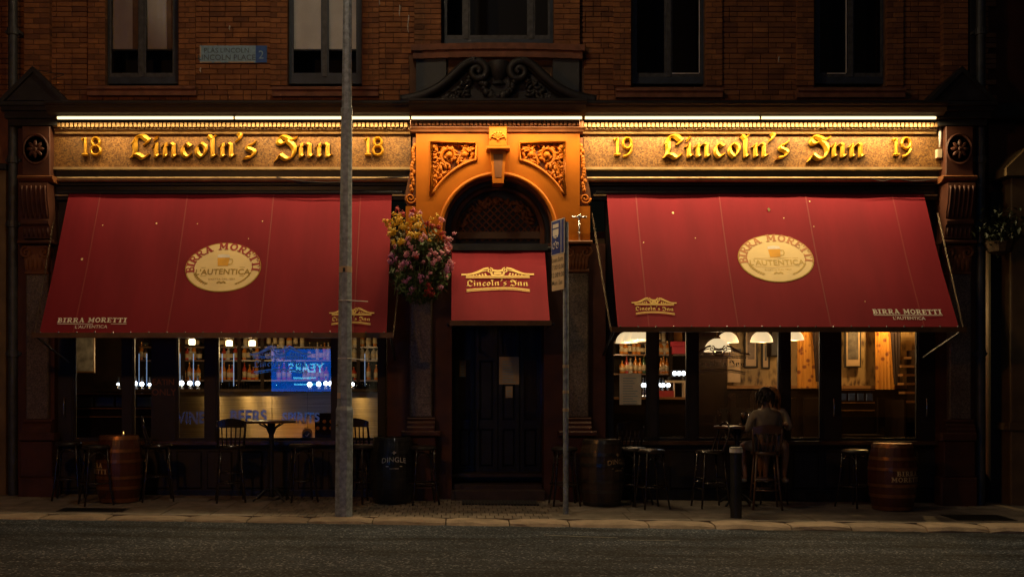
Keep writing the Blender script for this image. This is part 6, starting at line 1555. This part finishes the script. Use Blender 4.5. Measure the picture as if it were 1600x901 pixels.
# ------------------------------------------------------------------ people
def skinned(name, nodes, edges, m, parent, root, sub=1):
    keys = list(nodes); me = bpy.data.meshes.new(name)
    me.from_pydata([nodes[k][0] for k in keys], [(keys.index(a), keys.index(b)) for a, b in edges], [])
    o = bpy.data.objects.new(name, me); COL.objects.link(o); o.parent = parent
    bm = bmesh.new(); bm.from_mesh(me); lay = bm.verts.layers.skin.verify(); bm.verts.ensure_lookup_table()
    for i, k in enumerate(keys):
        r = nodes[k][1]; bm.verts[i][lay].radius = r if isinstance(r, tuple) else (r, r); bm.verts[i][lay].use_root = (k == root)
    bm.to_mesh(me); bm.free(); me.materials.append(MATS[m])
    md = o.modifiers.new('skin','SKIN'); md.use_smooth_shade = True
    if sub: s = o.modifiers.new('sub','SUBSURF'); s.levels = sub; s.render_levels = sub
    return o
mat('skin_tone', (.36,.19,.115), .55, var=.1); mat('shirt_olive', (.24,.195,.13), .85, var=.2, scale=12, bump=.2); mat('shorts_grey', (.16,.16,.17), .85, var=.2); mat('hair_dark', (.018,.011,.008), .5, var=.4, scale=30, bump=.4, bscale=90); mat('hair_blond', (.38,.22,.09), .5, var=.35, scale=30, bump=.4, bscale=90); mat('cream_top', (.50,.42,.30), .85, var=.15); mat('shoe', (.30,.27,.24), .6); mat('eye', (.02,.02,.02), .2); mat('lip', (.4,.12,.1), .5)
def person(x, y, rz, label, shirt, hair, longhair):
    z = g(x,y); t = thing('person', label, 'person', (x,y,z)); t.rotation_euler = (0,0,R(rz))
    n = {'pel':((0,0,.86),.115), 'bel':((0,.0,1.0),.11), 'che':((0,-.01,1.17),(.12,.12)), 'nb':((0,-.01,1.345),.065), 'nt':((0,.01,1.42),.052), 'hd':((0,.035,1.50),(.078,.085)), 'cr':((0,.02,1.575),.07)}
    e = [('pel','bel'),('bel','che'),('che','nb'),('nb','nt'),('nt','hd'),('hd','cr')]
    for s, k in ((-1,'l'),(1,'r')):
        n.update({k+'sh':((s*.165,-.005,1.30),.06), k+'el':((s*.235,.05,1.06),.043), k+'wr':((s*.15,.27,1.12),.03), k+'pa':((s*.13,.34,1.135),.033),
                  k+'hi':((s*.09,.03,.845),.088), k+'kn':((s*.13,.40,.84),.06), k+'ca':((s*.13,.39,.66),.056), k+'an':((s*.125,.33,.44),.036), k+'he':((s*.125,.31,.385),.034), k+'to':((s*.13,.47,.365),.028)})
        e += [('che',k+'sh'),(k+'sh',k+'el'),(k+'el',k+'wr'),(k+'wr',k+'pa'),('pel',k+'hi'),(k+'hi',k+'kn'),(k+'kn',k+'ca'),(k+'ca',k+'an'),(k+'an',k+'he'),(k+'he',k+'to')]
        for f in range(4):
            o_ = -.03+f*.02; L = (.032,.04,.038,.028)[f]
            n[f'{k}f{f}a'] = ((s*.13+o_,.37,1.137),.0095); n[f'{k}f{f}b'] = ((s*.13+o_*1.15,.37+L,1.13),.0085); n[f'{k}f{f}c'] = ((s*.13+o_*1.15,.37+L*1.7,1.112),.007)
            e += [(k+'pa',f'{k}f{f}a'),(f'{k}f{f}a',f'{k}f{f}b'),(f'{k}f{f}b',f'{k}f{f}c')]
        n[k+'tha'] = ((s*.13-s*.045,.33,1.13),.011); n[k+'thb'] = ((s*.13-s*.06,.365,1.12),.009); e += [(k+'pa',k+'tha'),(k+'tha',k+'thb')]
    body = skinned('body', n, e, 'skin_tone', t, 'pel')
    sh = {'pel':((0,0,.87),.135), 'bel':((0,0,1.0),.128), 'che':((0,-.012,1.17),(.138,.138)), 'col':((0,-.012,1.33),.085), 'co2':((0,-.004,1.385),.066)}; se = [('pel','bel'),('bel','che'),('che','col'),('col','co2')]
    for s, k in ((-1,'l'),(1,'r')):
        sh.update({k+'s':((s*.17,-.005,1.30),.075), k+'m':((s*.205,.02,1.18),.062), k+'e':((s*.238,.05,1.055),.055), k+'w':((s*.175,.21,1.105),.042)}); se += [('che',k+'s'),(k+'s',k+'m'),(k+'m',k+'e'),(k+'e',k+'w')]
    skinned('shirt', sh, se, shirt, t, 'pel')
    sk = {'p':((0,0,.845),.14)}; ke = []
    for s, k in ((-1,'l'),(1,'r')): sk.update({k+'a':((s*.095,.05,.845),.1), k+'b':((s*.12,.30,.842),.08)}); ke += [('p',k+'a'),(k+'a',k+'b')]
    skinned('shorts', sk, ke, 'shorts_grey', t, 'p')
    hr = MB(); rn = random.Random(9)
    hr.blob((0,.005,1.545), (.098,.108,.108), 14, 10)
    hm = []
    for k in range(150 if longhair else 90):
        a = rn.uniform(R(150),R(390)); p = Vector((.088*math.cos(a), .01+.095*math.sin(a), 1.6-rn.random()*.1)); L = rn.uniform(.12,.30) if longhair else rn.uniform(.05,.13)
        hr.tube([p, p*1.0+Vector((.03*math.cos(a),.03*math.sin(a),-L*.5)), p+Vector((.02*math.cos(a)+rn.uniform(-.015,.015),.02*math.sin(a),-L))], [.012,.014,.006], 5)
    # leave the face free
    hr.v = [(v[0], min(v[1], .055+.12*max(0, v[2]-1.56)/.1), v[2]) for v in hr.v]
    ho = obj('hair', hr, hair, None, smooth=True); ho.parent = t
    fc = MB().blob((0,.128,1.505), (.013,.02,.022), 8, 6).blob((-.083,.03,1.505), (.012,.02,.03), 8, 6).blob((.083,.03,1.505), (.012,.02,.03), 8, 6); fo_ = obj('nose_and_ears', fc, 'skin_tone', None, smooth=True); fo_.parent = t
    for s in (-1,1): q = obj('eye', MB().blob((s*.03,.108,1.525), (.011,.008,.007), 8, 5), 'eye', None, smooth=True); q.parent = t
    q = obj('mouth', MB().blob((0,.115,1.465), (.022,.008,.007), 8, 5), 'lip', None, smooth=True); q.parent = t
    for s in (-1,1): q = obj('shoe', MB().blob((s*.128,.40,.36), (.045,.125,.038), 10, 6), 'shoe', None, smooth=True); q.parent = t
    return t
person(PX(1196,-.66), -.66, 14, 'person in an olive shirt seated with back to the street', 'shirt_olive', 'hair_dark', False)
person(PX(1205,-.07), -.07, 172, 'blond person in a cream top half hidden behind the seated one', 'cream_top', 'hair_blond', True)
